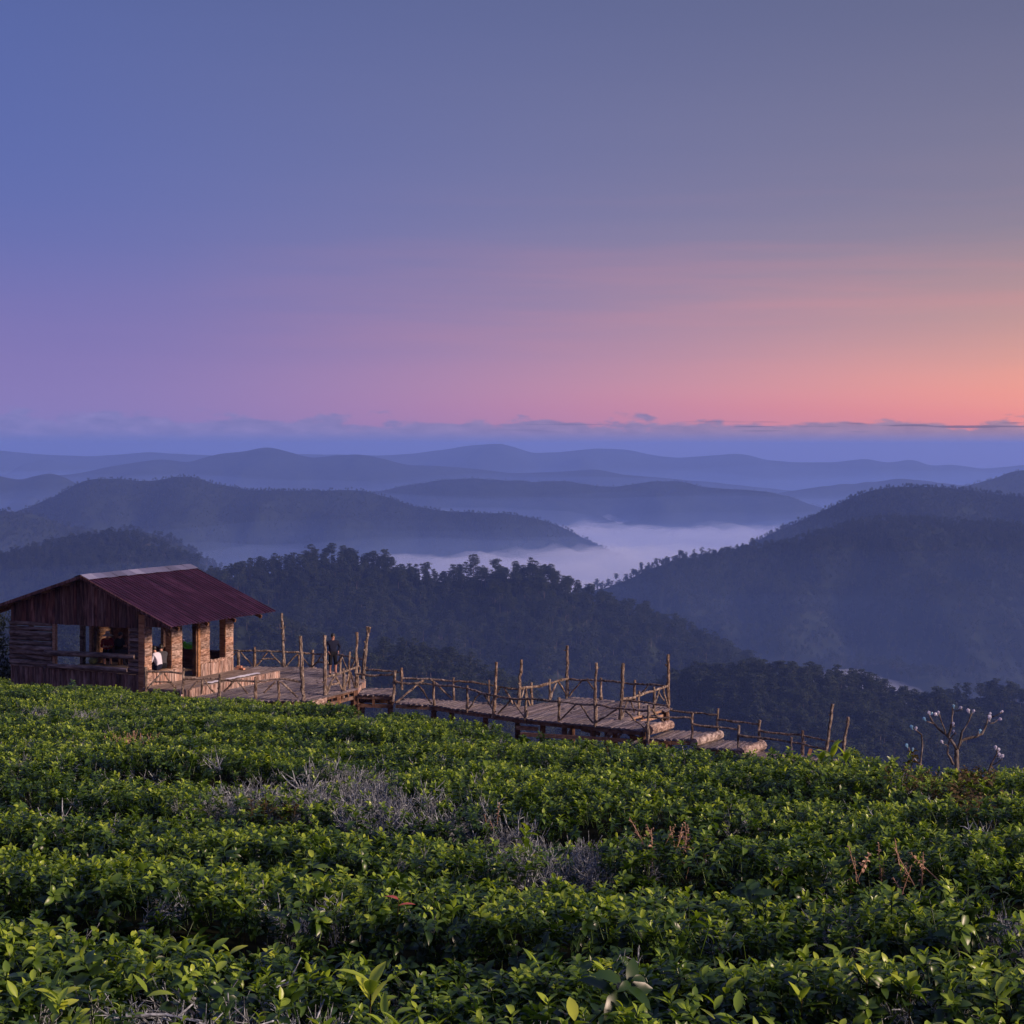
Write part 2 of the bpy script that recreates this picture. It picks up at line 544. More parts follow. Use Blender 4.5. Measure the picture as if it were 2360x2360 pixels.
def ground(x, y):
    """canopy-top level of the tea slope; past the brow it falls away to the valley"""
    x = np.asarray(x, float); y = np.asarray(y, float)
    yy = np.maximum(y, 0.5)
    u = x / yy
    px = 1180 + F * u
    z = -(A0 + A1 * y) + 0.0165 * np.maximum(-x, 0)
    dc = crest_d(u)
    k = np.interp(px, [-500, 560, 840, 1000, 4000], [0.0, 0.0, 0.10, 0.135, 0.135])
    e = np.maximum(y - dc, 0)
    z = z - k * e * sstep(0, 4, e)
    far = np.maximum(y - 77, 0)
    z = z - 0.5 * far * sstep(0, 8, far)
    return np.maximum(z, -428)


ROWS = [3.3, 4.9, 6.5, 8.5, 10.8, 13.3, 16.3, 19.8, 24.0, 29.5, 37.0, 47.0, 75.0]


def rowv(x, y):
    return y + 0.22 * x + 1.15 * fbm(x * 0.3 + 3, y * 0.3, 3)


def canopy(x, y):
    v = rowv(x, y)
    g = np.full_like(np.asarray(v, float), 9.0)
    for q in ROWS:
        g = np.minimum(g, np.abs(v - q))
    wd = np.interp(y, [0, 6, 20, 60], [0.40, 0.5, 0.75, 1.0])
    st = np.clip(0.85 + 0.9 * fbm(x * 0.6 + 40, y * 0.6 + 11, 2), 0.1, 1.0)
    drop = 0.72 * st * (1 - sstep(0.25 * wd, wd, g))
    bump = 0.10 * fbm(x * 1.1, y * 1.1, 3) + 0.09 * fbm(x * 0.4 + 9, y * 0.4, 2) * np.minimum(y / 6, 2)
    return ground(x, y) - drop + bump


# one sheet: the slope with the tea, its far side, and the valley floor out to the horizon
us = np.linspace(-1.5, 1.5, 120)
ds = np.concatenate([np.linspace(-30, 2.0, 10), np.geomspace(2.5, 90, 90), np.geomspace(95, 1200, 40)])
V = np.zeros((len(ds), len(us), 3))
for i, d in enumerate(ds):
    wx = us * max(abs(d), 14) * 1.0 if d < 90 else us * d
    V[i, :, 0] = wx
    V[i, :, 1] = d
    gd = ground(wx, np.full_like(wx, max(d, 0.8)))
    V[i, :, 2] = gd - 0.8
link('hillside_ground', grid_mesh('hillside_ground', V, M['soil']), kind='structure')
vf = MB()
vf.v = [(-23500, -23500, -431), (23500, -23500, -431), (23500, 23500, -431), (-23500, 23500, -431)]
vf.f = [(0, 1, 2, 3)]
vf.build('valley_ground', M['valley'], kind='structure')


# ------------------------------------------------------------------ instancing for uncountable stuff
LATER = []


def instancer(*a, **k):
    LATER.append((a, k))


def instancer_now(name, pos, rot, scl, idx, coll, parent=None, mat=None):
    me = bpy.data.meshes.new(name)
    n = len(pos)
    me.vertices.add(n)
    me.vertices.foreach_set('co', np.asarray(pos, np.float32).reshape(-1))
    a = me.attributes.new('rot', 'FLOAT_VECTOR', 'POINT'); a.data.foreach_set('vector', np.asarray(rot, np.float32).reshape(-1))
    a = me.attributes.new('scl', 'FLOAT', 'POINT'); a.data.foreach_set('value', np.asarray(scl, np.float32))
    a = me.attributes.new('idx', 'INT', 'POINT'); a.data.foreach_set('value', np.asarray(idx, np.int32))
    if mat: me.materials.append(mat)
    me.update()
    ng = bpy.data.node_groups.new(name, 'GeometryNodeTree')
    ng.interface.new_socket('Geometry', in_out='INPUT', socket_type='NodeSocketGeometry')
    ng.interface.new_socket('Geometry', in_out='OUTPUT', socket_type='NodeSocketGeometry')
    nb = NB(ng)
    gi = nb.n('NodeGroupInput'); go = nb.n('NodeGroupOutput')
    ci = nb.n('GeometryNodeCollectionInfo')
    ci.inputs['Collection'].default_value = coll
    ci.inputs['Separate Children'].default_value = True
    ci.inputs['Reset Children'].default_value = True
    ip = nb.n('GeometryNodeInstanceOnPoints')
    ip.inputs['Pick Instance'].default_value = True

    def na(nm, ty):
        q = nb.n('GeometryNodeInputNamedAttribute', data_type=ty)
        q.inputs['Name'].default_value = nm
        return q.outputs[0]
    er = nb.n('FunctionNodeEulerToRotation')
    nb.link(na('rot', 'FLOAT_VECTOR'), er.inputs[0])
    nb.link(gi.outputs[0], ip.inputs['Points'])
    nb.link(ci.outputs[0], ip.inputs['Instance'])
    nb.link(na('idx', 'INT'), ip.inputs['Instance Index'])
    nb.link(er.outputs[0], ip.inputs['Rotation'])
    nb.link(na('scl', 'FLOAT'), ip.inputs['Scale'])
    nb.link(ip.outputs[0], go.inputs[0])
    o = link(name, me, parent, kind='stuff')
    md = o.modifiers.new('scatter', 'NODES')
    md.node_group = ng
    return o


def source_collection(name, meshes):
    c = bpy.data.collections.new(name)          # not linked to the scene
    for i, me in enumerate(meshes):
        o = bpy.data.objects.new('%s_%02d' % (name, i), me)
        c.objects.link(o)
    return c


# ------------------------------------------------------------------ pine trees
def pine_parts(seed):
    r = random.Random(seed)
    rnd = seed % 9 >= 6                       # some lower, rounder crowns among the tall pines
    h = r.uniform(7.5, 10) if rnd else r.uniform(11.5, 15)
    tr = MB()
    lean = (r.uniform(-.6, .6), r.uniform(-.6, .6))
    pts = [(lean[0] * k / 6 + r.uniform(-.08, .08), lean[1] * k / 6, h * .95 * k / 6 - .6) for k in range(7)]
    tr.tube(pts, [0.26 - 0.033 * k for k in range(7)], 5)
    cr = MB()
    n = r.randint(7, 13)
    base = r.uniform(0.16, 0.3) if rnd else r.uniform(0.42, 0.58)
    for i in range(n):
        q = base + (1 - base) * (i + r.uniform(0, .8)) / n
        zz = h * q
        sp = (0.9 + 2.1 * math.sin(math.pi * min(1, (q - base + 0.1) / (1.14 - base)) ** 1.25)) * r.uniform(.7, 1.2)
        a = r.uniform(0, 6.28)
        off = sp * r.uniform(.15, .75)
        c = np.array([lean[0] * q + off * math.cos(a), lean[1] * q + off * math.sin(a), zz])
        tr.tube([(lean[0] * q, lean[1] * q, zz - .5), tuple(c)], [.07, .03], 3, caps=False)
        rx, rz_ = sp * r.uniform(.8, 1.15), sp * r.uniform(.24, .4)
        for k in range(60):
            while True:
                p = np.array([r.uniform(-1, 1), r.uniform(-1, 1), r.uniform(-.7, 1)])
                if p @ p < 1: break
            p = c + p * np.array([rx, rx, rz_])
            s = r.uniform(.4, .8)
            d1 = np.array([r.uniform(-1, 1), r.uniform(-1, 1), r.uniform(-.35, .35)]); d1 /= np.linalg.norm(d1)
            d2 = np.cross(d1, [r.uniform(-.6, .6), r.uniform(-.6, .6), 1]); d2 /= np.linalg.norm(d2)
            o = len(cr.v)
            cr.v += [tuple(p - d1 * s), tuple(p - d2 * s * .55), tuple(p + d1 * s), tuple(p + d2 * s * .55)]
            cr.f.append((o, o + 1, o + 2, o + 3))
    return tr, cr


def set_age(me, vals):
    a = me.attributes.new('age', 'FLOAT', 'POINT')
    a.data.foreach_set('value', np.asarray(vals, np.float32))


PT, PC, PJ = [], [], []
for k in range(9):
    tr, cr = pine_parts(99 + k)
    PT.append(tr.mesh('pine_trunk', M['pinebark']))
    me = cr.mesh('pine_crown', M['pine'])
    ages = np.repeat(np.random.default_rng(k).random(len(cr.v) // 4), 4)
    set_age(me, ages)
    PC.append(me)
    j = MB()
    j.v = tr.v + cr.v
    j.f = tr.f + [tuple(i + len(tr.v) for i in q) for q in cr.f]
    mj = j.mesh('pine', M['pinebark'])
    mj.materials.append(M['pine'])
    mj.polygons.foreach_set('material_index', [0] * len(tr.f) + [1] * len(cr.f))
    set_age(mj, np.concatenate([np.zeros(len(tr.v)), ages]))
    PJ.append(mj)
PINES = source_collection('pine_source', PJ)

# ------------------------------------------------------------------ hills
# name, depth, silhouette (photo px), front slope, back slope, tree scale, px to lower ground below tree tops, trees on slope, skyline trees, label
HILLS = [
    ('near_left_spur', 1180, [(-400, 1480), (0, 1430), (300, 1400), (430, 1385), (520, 1400), (600, 1425), (680, 1455), (760, 1492), (840, 1530), (1000, 1620)], .42, .3, .9, 24, 3500, 0, None),
    ('low_knoll', 980, [(700, 1600), (780, 1545), (840, 1512), (900, 1498), (960, 1505), (1030, 1520), (1100, 1545), (1150, 1572), (1220, 1610), (1400, 1700)], .42, .4, .9, 28, 2600, 0, None),
    ('middle_ridge', 1500, [(-500, 1480), (-100, 1440), (100, 1400), (300, 1360), (440, 1335), (520, 1322), (600, 1310), (650, 1308), (700, 1298), (770, 1284), (830, 1290), (900, 1310), (950, 1320), (1000, 1325),
                            (1100, 1325), (1180, 1318), (1240, 1312), (1290, 1342), (1340, 1368), (1420, 1390), (1500, 1415), (1600, 1460), (1700, 1512), (1760, 1545), (1900, 1620), (2300, 1800)],
     .5, .45, 1.0, 14, 9500, 105, 'pine on the skyline of the wooded middle ridge'),
    ('front_ridge', 1080, [(1250, 1720), (1400, 1650), (1480, 1605), (1530, 1572), (1600, 1550), (1680, 1541), (1760, 1535), (1820, 1540), (1880, 1550), (1950, 1560), (2000, 1570), (2050, 1588),
                           (2100, 1600), (2160, 1614), (2210, 1632), (2300, 1670), (2500, 1750)], .45, .4, .95, 28, 5200, 60, 'pine topping the low dark ridge behind the walkway'),
    ('right_knob', 1180, [(2000, 1760), (2080, 1690), (2130, 1645), (2180, 1612), (2230, 1590), (2290, 1582), (2340, 1590), (2400, 1604), (2600, 1640)], .45, .4, .95, 26, 900, 20,
     'pine on the rounded knob at the right edge'),
    ('left_hill', 2300, [(-400, 1300), (-100, 1280), (0, 1276), (60, 1268), (120, 1250), (180, 1236), (240, 1230), (300, 1228), (340, 1240), (400, 1265), (440, 1288), (480, 1316), (540, 1356), (600, 1396), (800, 1500)],
     .5, .45, 1.0, 10, 5600, 40, 'pine crowning the rounded hill behind the hut roof'),
    ('left_back_spur', 2800, [(100, 1250), (240, 1225), (290, 1214), (350, 1226), (420, 1256), (480, 1296), (600, 1370)], .5, .4, 1.0, 6, 700, 0, None),
    ('left_far_hill', 3300, [(-500, 1190), (-200, 1170), (0, 1174), (60, 1180), (100, 1192), (150, 1212), (200, 1220), (250, 1236), (350, 1270), (500, 1330)], .5, .4, .7, 4, 2600, 0, None),
    ('right_spur', 2300, [(1150, 1470), (1250, 1400), (1340, 1352), (1400, 1344), (1450, 1325), (1500, 1300), (1560, 1281), (1650, 1270), (1700, 1264), (1780, 1250), (1850, 1235), (1950, 1212),
                          (2030, 1192), (2150, 1195), (2250, 1200), (2360, 1204), (2700, 1220)], .28, .3, .8, 9, 8000, 45, 'small tree along the far right spur above the fog'),
    ('right_mountain', 3000, [(1500, 1330), (1600, 1290), (1700, 1262), (1740, 1245), (1800, 1215), (1850, 1195), (1900, 1170), (1950, 1145), (2000, 1125), (2060, 1117), (2120, 1116), (2200, 1122),
                              (2280, 1135), (2360, 1140), (2450, 1136), (2800, 1100)], .42, .4, .6, 4, 8000, 0, None),
    ('far_right_hill', 4600, [(2000, 1170), (2140, 1145), (2230, 1122), (2300, 1104), (2360, 1090), (2450, 1070), (2800, 1050)], .4, .4, .6, 1, 900, 0, None),
    ('middle_left_mountain', 4000, [(-200, 1230), (0, 1190), (90, 1150), (150, 1120), (190, 1101), (260, 1100), (320, 1108), (360, 1105), (400, 1096), (440, 1099), (480, 1114), (560, 1127), (640, 1132),
                                    (760, 1128), (830, 1131), (900, 1150), (960, 1166), (1040, 1177), (1150, 1176), (1240, 1190), (1300, 1214), (1360, 1245), (1450, 1290), (1700, 1400)], .45, .4, .6, 2, 9000, 0, None),
    ('middle_mountain', 5600, [(500, 1200), (700, 1142), (850, 1138), (940, 1117), (1000, 1108), (1090, 1100), (1150, 1105), (1230, 1109), (1290, 1105), (1340, 1114), (1400, 1121), (1450, 1115),
                               (1520, 1107), (1570, 1108), (1640, 1124), (1700, 1125), (1760, 1130), (1820, 1145), (1880, 1166), (1960, 1195), (2100, 1250)], .4, .4, .5, 1, 5000, 0, None),
    ('left_low_hill', 6200, [(-400, 1110), (-100, 1100), (0, 1098), (60, 1104), (110, 1092), (150, 1095), (190, 1115), (260, 1140), (500, 1200)], .4, .4, 1, 0, 0, 0, None),
    ('peak_mountain', 8200, [(-300, 1120), (0, 1110), (200, 1088), (260, 1075), (330, 1063), (380, 1058), (430, 1067), (480, 1052), (520, 1044), (560, 1041), (600, 1031), (625, 1029), (660, 1040),
                             (720, 1055), (790, 1048), (830, 1046), (880, 1055), (940, 1072), (1010, 1073), (1100, 1082), (1180, 1092), (1250, 1090), (1300, 1086), (1380, 1082), (1440, 1095),
                             (1560, 1104), (1700, 1118), (2000, 1150)], .35, .35, 1, 0, 0, 0, None),
    ('right_low_hill', 7000, [(1600, 1170), (1800, 1130), (1900, 1118), (2000, 1108), (2060, 1103), (2120, 1108), (2200, 1118), (2400, 1130), (2800, 1120)], .35, .35, 1, 0, 0, 0, None),
    ('horizon_mountain', 12000, [(-900, 1050), (-500, 1036), (-200, 1044), (0, 1038), (80, 1046), (200, 1052), (350, 1042), (500, 1050), (700, 1047), (880, 1050), (960, 1044), (1040, 1034), (1100, 1025), (1150, 1021),
                                (1185, 1030), (1225, 1045), (1300, 1041), (1380, 1033), (1440, 1036), (1500, 1048), (1560, 1056), (1640, 1050), (1700, 1044), (1760, 1060), (1840, 1066), (1920, 1064), (1990, 1056), (2035, 1068),
                                (2100, 1056), (2150, 1074), (2200, 1070), (2280, 1082), (2400, 1070), (2700, 1050), (3300, 1056)], .3, .3, 1, 0, 0, 0, None),
]


def smooth_curve(xs, pts):
    px = np.array([p[0] for p in pts], float); py = np.array([p[1] for p in pts], float)
    y = np.interp(xs, px, py)
    k = np.array([1, 2, 3, 2, 1.]); k /= k.sum()
    return np.convolve(np.pad(y, 2, 'edge'), k, 'valid')


for hi, (nm, D, pts, sf, sb, ts, low, ntree, nsky, lab) in enumerate(HILLS):
    x0, x1 = pts[0][0], pts[-1][0]
    xs = np.arange(x0, x1 + 1, 11.0)
    ys = smooth_curve(xs, pts) + low
    Xw = (xs - 1180) / F * D
    zr = -(ys - H) / F * D
    zr = zr + D * (0.0005 if D > 8000 or D < 3500 else 0.0012) * fbm(Xw / (D * .014), np.full_like(Xw, hi * 7.7), 4)
    # the ridge line also wanders towards and away from the camera
    wob = D * 0.035 * fbm(Xw / (D * .09), np.full_like(Xw, hi * 3.1 + 5), 2)
    depth_f = np.maximum(zr + 429, 5) / sf
    tf = np.concatenate([np.linspace(0, .25, 14), np.linspace(.29, 1.0, 22)])
    rows = []
    for t in tf[::-1]:
        o = t * depth_f
        sp = fbm(Xw / (D * .045), o / (D * .08) + hi, 4)
        z = zr - sf * o + np.minimum(o * .75, D * .035) * sp * 0.7
        rows.append(np.stack([Xw, D + wob - o, np.maximum(z, -430)], -1))
    for t in np.linspace(.06, 1, 10):
        o = t * np.maximum(zr + 429, 5) / sb
        rows.append(np.stack([Xw, D + wob + o, zr - sb * o], -1))
    V = np.array(rows)
    link('hill', grid_mesh('hill', V, M['hill']), kind='structure')
    nf = len(tf)
    if ntree:
        # visible part of the front slope, near the top
        r = np.random.default_rng(hi)
        vis = 0.6 if D > 2000 else 0.8
        n = ntree
        ci = r.uniform(0, len(xs) - 1.001, n * 2)
        pxs = x0 + ci * 11
        ci = ci[(pxs > -120) & (pxs < 2480)][:n]
        n = len(ci)
        ri = (nf - 1) - (r.random(n) ** 1.25) * (nf - 1) * vis + r.uniform(0, 1.2, n)
        ri = np.clip(ri, 0, V.shape[0] - 2)
        c0, r0 = ci.astype(int), ri.astype(int)
        fc, fr = (ci - c0)[:, None], (ri - r0)[:, None]
        p = (V[r0, c0] * (1 - fc) + V[r0, c0 + 1] * fc) * (1 - fr) + (V[r0 + 1, c0] * (1 - fc) + V[r0 + 1, c0 + 1] * fc) * fr
        p[:, 2] -= 1.0
        rot = np.zeros((n, 3)); rot[:, 2] = r.uniform(0, 6.28, n)
        scl = ts * r.uniform(.65, 1.15, n) * (1.15 if D < 2000 else 1.0)
        instancer('forest', p, rot, scl, r.integers(0, len(PJ), n), PINES, mat=M['pine'])
    if nsky:
        r = np.random.default_rng(hi + 50)
        pxa = np.linspace(max(x0 + 60, -30), min(x1 - 120, 2390), nsky) + r.uniform(-6, 6, nsky)
        if nm == 'right_spur': pxa = np.linspace(1335, 1740, nsky) + r.uniform(-4, 4, nsky)
        if nm == 'middle_ridge': pxa = np.linspace(500, 1745, nsky) + r.uniform(-7, 7, nsky)
        if nm == 'left_hill': pxa = np.linspace(-20, 470, nsky) + r.uniform(-5, 5, nsky)
        if nm == 'front_ridge': pxa = np.linspace(1500, 2200, nsky) + r.uniform(-5, 5, nsky)
        pxa = pxa + 26 * fbm(pxa / 40., np.full_like(pxa, hi * 5.), 2) + r.uniform(-8, 8, nsky)
        for q in pxa:
            fi = (q - x0) / 11.0
            k = int(np.clip(fi, 0, len(xs) - 2)); fk = np.clip(fi - k, 0, 1)
            off = r.uniform(-2, 2)
            b = V[nf - 1, k] * (1 - fk) + V[nf - 1, k + 1] * fk
            v = int(r.integers(0, len(PJ)))
            t_ = thing('pine_tree', (b[0], b[1] + off, b[2] - .8), lab, 'tree', 'pines: ' + lab)
            t_.rotation_euler = (0, 0, r.uniform(0, 6.28))
            s = ts * r.uniform(.6, 1.3)
            if r.random() < .12: s *= 1.25
            t_.scale = (s * r.uniform(.85, 1.1), s * r.uniform(.85, 1.1), s)
            link('trunk', PT[v], t_)
            link('crown', PC[v], t_)

# ------------------------------------------------------------------ fog lying in the valleys
def vol(name, dens, col, aniso=0.0, absorb=(0, 0, 0, 1)):
    m, nb = mat_new(name)
    pv = nb.n('ShaderNodeVolumePrincipled')
    pv.inputs['Color'].default_value = col
    pv.inputs['Density'].default_value = dens
    pv.inputs['Anisotropy'].default_value = aniso
    pv.inputs['Absorption Color'].default_value = absorb
    o = nb.n('ShaderNodeOutputMaterial')
    nb.link(pv.outputs[0], o.inputs['Volume'])
    return m


def closed_slab(name, xs, ys, top, bottom, mat, kind='stuff'):
    nx, ny = len(xs), len(ys)
    gx, gy = np.meshgrid(xs, ys, indexing='ij')
    tz = top(gx, gy)
    mb = MB()
    mb.v = [(gx[i, j], gy[i, j], tz[i, j]) for i in range(nx) for j in range(ny)]
    mb.v += [(gx[i, j], gy[i, j], bottom) for i in range(nx) for j in range(ny)]
    I = lambda i, j: i * ny + j
    n = nx * ny
    for i in range(nx - 1):
        for j in range(ny - 1):
            mb.f.append((I(i, j), I(i + 1, j), I(i + 1, j + 1), I(i, j + 1)))
            mb.f.append((n + I(i, j), n + I(i, j + 1), n + I(i + 1, j + 1), n + I(i + 1, j)))
    for i in range(nx - 1):
        mb.f.append((I(i, 0), n + I(i, 0), n + I(i + 1, 0), I(i + 1, 0)))
        mb.f.append((I(i, ny - 1), I(i + 1, ny - 1), n + I(i + 1, ny - 1), n + I(i, ny - 1)))
    for j in range(ny - 1):
        mb.f.append((I(0, j), I(0, j + 1), n + I(0, j + 1), n + I(0, j)))
        mb.f.append((I(nx - 1, j), n + I(nx - 1, j), n + I(nx - 1, j + 1), I(nx - 1, j + 1)))
    return mb.build(name, mat, smooth=True, kind=kind)


M['fog'] = vol('fog', 0.0036, (.86, .90, 1.0, 1), 0.0)
M['mist'] = vol('mist', 0.00012, (.28, .46, 1.0, 1), 0.05)
M['low_mist'] = vol('low_mist', 0.00028, (.40, .57, 1.0, 1), 0.05)


def blob(x, y, cx, cy_, rx, ry):
    return np.exp(-((x - cx) / rx) ** 2 - ((y - cy_) / ry) ** 2)


def fogtop(x, y):
    e = np.minimum(sstep(1150, 1450, y), 1 - sstep(5600, 6600, y))
    z = -240 + 32 * fbm(x / 105., y / 170., 5, .7) + 18 * fbm(x / 600. + 5, y / 700., 2)
    z = z + 22 * blob(x, y, -80, 3500, 110, 160) + 20 * blob(x, y, 260, 3400, 240, 350)
    z = z - 90 * sstep(-260, -560, x) * sstep(2000, 2600, y) - (1 - e) * 150
    z = z - 42 * (1 - sstep(1900, 2600, y)) + 60 * blob(x, y, 285, 1830, 130, 150) + 56 * blob(x, y, 375, 1610, 110, 130)
    return z


closed_slab('valley_fog', np.linspace(-2600, 2600, 200), np.linspace(1150, 6600, 200), fogtop, -425, M['fog'])
edge = lambda x, y, a, b: 220 * (1 - np.minimum(sstep(a, a + 400, y), 1 - sstep(b - 1500, b, y)))
closed_slab('valley_mist', np.linspace(-6500, 6500, 90), np.linspace(800, 11500, 90), lambda x, y: -140 + 50 * fbm(x / 700. + 2, y / 900., 3) - edge(x, y, 800, 11500), -424, M['mist'])
closed_slab('low_mist', np.linspace(-5000, 5000, 90), np.linspace(1200, 8500, 90), lambda x, y: -205 + 45 * fbm(x / 420. + 8, y / 560., 3) - edge(x, y, 1200, 8500), -423, M['low_mist'])

# ------------------------------------------------------------------ haze
M['haze'] = vol('haze', 1.15e-4, (.275, .43, 1.0, 1), 0.08)
hz = MB()
hz.box(-23900, 23900, -23900, 23900, -432, 26)
hz.build('haze', M['haze'], kind='stuff')

# ------------------------------------------------------------------ hut
TH = math.atan2(2050.0, F)
BX, BY = math.sin(TH), math.cos(TH)              # horizontal direction of the ridge and of the deck boards
CX, CY, ZF = (338 - 1180) / F * 64.0, 64.0, -8.90   # right front corner of the hut, floor level
hut = thing('wooden_hut', (CX, CY, ZF), 'open sided wooden hut with dark maroon metal roof above the tea slope', 'hut', rz=-TH)
# hut-local axes: x to the right of the gable (x = -s), y along the ridge, z above the floor


def piece(name, mat, parent, *boxes, jit=0.0, **kw):
    mb = MB()
    for b in boxes: mb.box(*b)
    if jit:
        mb.v = [tuple(c + random.uniform(-jit, jit) for c in v) for v in mb.v]
    return mb.build(name, mat, parent, **kw)


def rough_board(name, mat, parent, x0, x1, y0, y1, z0, z1, axis, amp=0.012, seg=5):
    """a plank or slab whose long edges wander"""
    mb = MB()
    lo = {'x': (x0, x1), 'y': (y0, y1), 'z': (z0, z1)}[axis]
    for k in range(seg + 1):
        t = lo[0] + (lo[1] - lo[0]) * k / seg
        j = [random.uniform(-amp, amp) for _ in range(4)]
        if axis == 'z': ring = [(x0 + j[0], y0, t), (x1 + j[1], y0 + j[2] * .5, t), (x1 + j[1], y1, t), (x0 + j[0], y1, t)]
        elif axis == 'x': ring = [(t, y0 + j[2] * .5, z0 + j[0]), (t, y1, z0 + j[0]), (t, y1, z1 + j[1]), (t, y0 + j[2] * .5, z1 + j[1])]
        else: ring = [(x0 + j[0], t, z0), (x1 + j[1], t, z0), (x1 + j[1], t, z1 + j[2] * .5), (x0 + j[0], t, z1 + j[2] * .5)]
        mb.v += ring
    for k in range(seg):
        o = k * 4
        for i in range(4): mb.f.append((o + i, o + (i + 1) % 4, o + 4 + (i + 1) % 4, o + 4 + i))
    mb.f += [(3, 2, 1, 0), tuple(seg * 4 + i for i in range(4))]
    o = mb.build(name, mat, parent)
    return o


GW = 6.54         # gable width
GL = 5.34         # hut length
RS, RZ = 2.67, 4.01
SR, SL = 0.401, 0.305


def roof_z(s):
    return RZ - (RS - s) * SR if s < RS else RZ - (s - RS) * SL


def wander_log(name, mat, parent, p0, p1, r, n=8, bend=0.03, taper=0.12, sides=9, jit=0.07):
    p0, p1 = np.array(p0, float), np.array(p1, float)
    mb = MB()
    L = np.linalg.norm(p1 - p0)
    bx_, bz_ = random.uniform(-bend, bend), random.uniform(-bend, bend)
    pts, rad = [], []
    for k in range(n + 1):
        t = k / n
        q = p0 + (p1 - p0) * t
        w_ = math.sin(math.pi * t)
        pts.append(q + np.array([bx_ * w_ * 0.6, bx_ * w_, bz_ * w_]) + np.array([random.uniform(-1, 1) for _ in range(3)]) * bend * .25)
        rad.append(r * (1 + taper * (0.5 - t)) * random.uniform(.9, 1.1))
    mb.tube(pts, rad, sides, jit)
    return mb.build(name, mat, parent, smooth=False)


gable_wall = piece('gable_wall', M['beam'], hut, (-GW + .02, -.02, -.018, .0, 2.14, 2.75))
skirting = piece('skirting', M['beam'], hut, (-GW + .02, -.05, -.008, .012, -.5, .38))
# gable siding, vertical planks from 2.1 m up to the roof line
s0 = -1.25
while s0 < GW:
    wd = random.uniform(.14, .22)
    s1 = min(s0 + wd, GW)
    zt = min(roof_z(s0), roof_z(s1)) - .07
    zb = 2.10 + random.uniform(-.015, .015) if s0 > -.1 else 2.2
    if zt > zb + .05:
        dy = random.uniform(0, .025)
        rough_board('plank', M['gable'], gable_wall, -s1 + .006, -s0 - .006, -.07 - dy, -.02, zb, zt, 'z', .008, 3)
    s0 = s1
# skirt planks below the floor line
s0 = 0.02
while s0 < GW:
    wd = random.uniform(.13, .22)
    s1 = min(s0 + wd, GW)
    dy = random.uniform(0, .03)
    rough_board('plank', M['skirt'], skirting, -s1 + .006, -s0 - .006, -.06 - dy, -.01, -.55, .40 + random.uniform(-.02, .02), 'z', .008, 3)
    s0 = s1
piece('sill_board', M['log'], hut, (-GW, 0, -.12, .12, .41, .455))
# log infill left and right of the wide opening
z = .56
for k in range(9):
    r_ = random.uniform(.085, .105)
    wander_log('log', M['log'], hut, (-GW - .04, -.02, z), (-4.47 + random.uniform(-.04, .04), -.02, z + random.uniform(-.02, .02)), r_, 6, .015)
    wander_log('log', M['log'], hut, (-.74 + random.uniform(-.03, .03), -.02, z), (-.06, -.02, z + random.uniform(-.015, .015)), r_ * random.uniform(.85, 1.05), 4, .01)
    z += .185
piece('corner_post', M['gable'], hut, (-GW - .02, -GW + .10, .02, .16, -.5, roof_z(GW) - .1))
piece('opening_post', M['plank'], hut, (-4.44, -4.32, -.09, .06, .45, 2.12))
piece('opening_post', M['plank'], hut, (-.79, -.72, -.09, .06, .45, 2.12))
wander_log('log_rail', M['log'], hut, (-4.75, -.16, .98), (-.42, -.16, 1.07), .105, 9, .03)
wander_log('log_rail', M['log'], hut, (-4.55, -.16, .50), (-.75, -.16, .56), .09, 9, .03)
# floor
flr = piece('floor', M['beam'], hut, (-GW, 0, .1, .25, -.3, -.1), (-GW, 0, GL - .3, GL - .15, -.3, -.1))
xk = -GW + .05
while xk < -.05:
    piece('floor_board', M['floor'], flr, (xk, min(xk + .29, -.02), .05, GL - .02, -.09, random.uniform(-.006, .0)))
    xk += .30
# corner stilts, hidden by the tea
for sx in (-GW + .1, -.15):
    for ty in (.15, GL - .2):
        piece('stilt', M['beam'], hut, (sx - .08, sx + .08, ty - .08, ty + .08, -3.2, -.1))

# long side: bark clad pillars and low walls
PIL = [(-.10, .27), (1.47, 2.05), (3.22, 3.77), (4.83, 5.30)]


def strips(t0, t1, z0, z1, x=0.0, parent=None):
    """bark strips on the outer face of the long side"""
    t = t0
    while t < t1 - .02:
        wd = min(random.uniform(.07, .13), t1 - t)
        rough_board('bark_strip', M['barkwall'], parent or hut, x + .002, x + .03 + random.uniform(0, .035), t + .004, t + wd - .004, z0, z1 + random.uniform(-.02, .015), 'z', .01, 4)
        t += wd


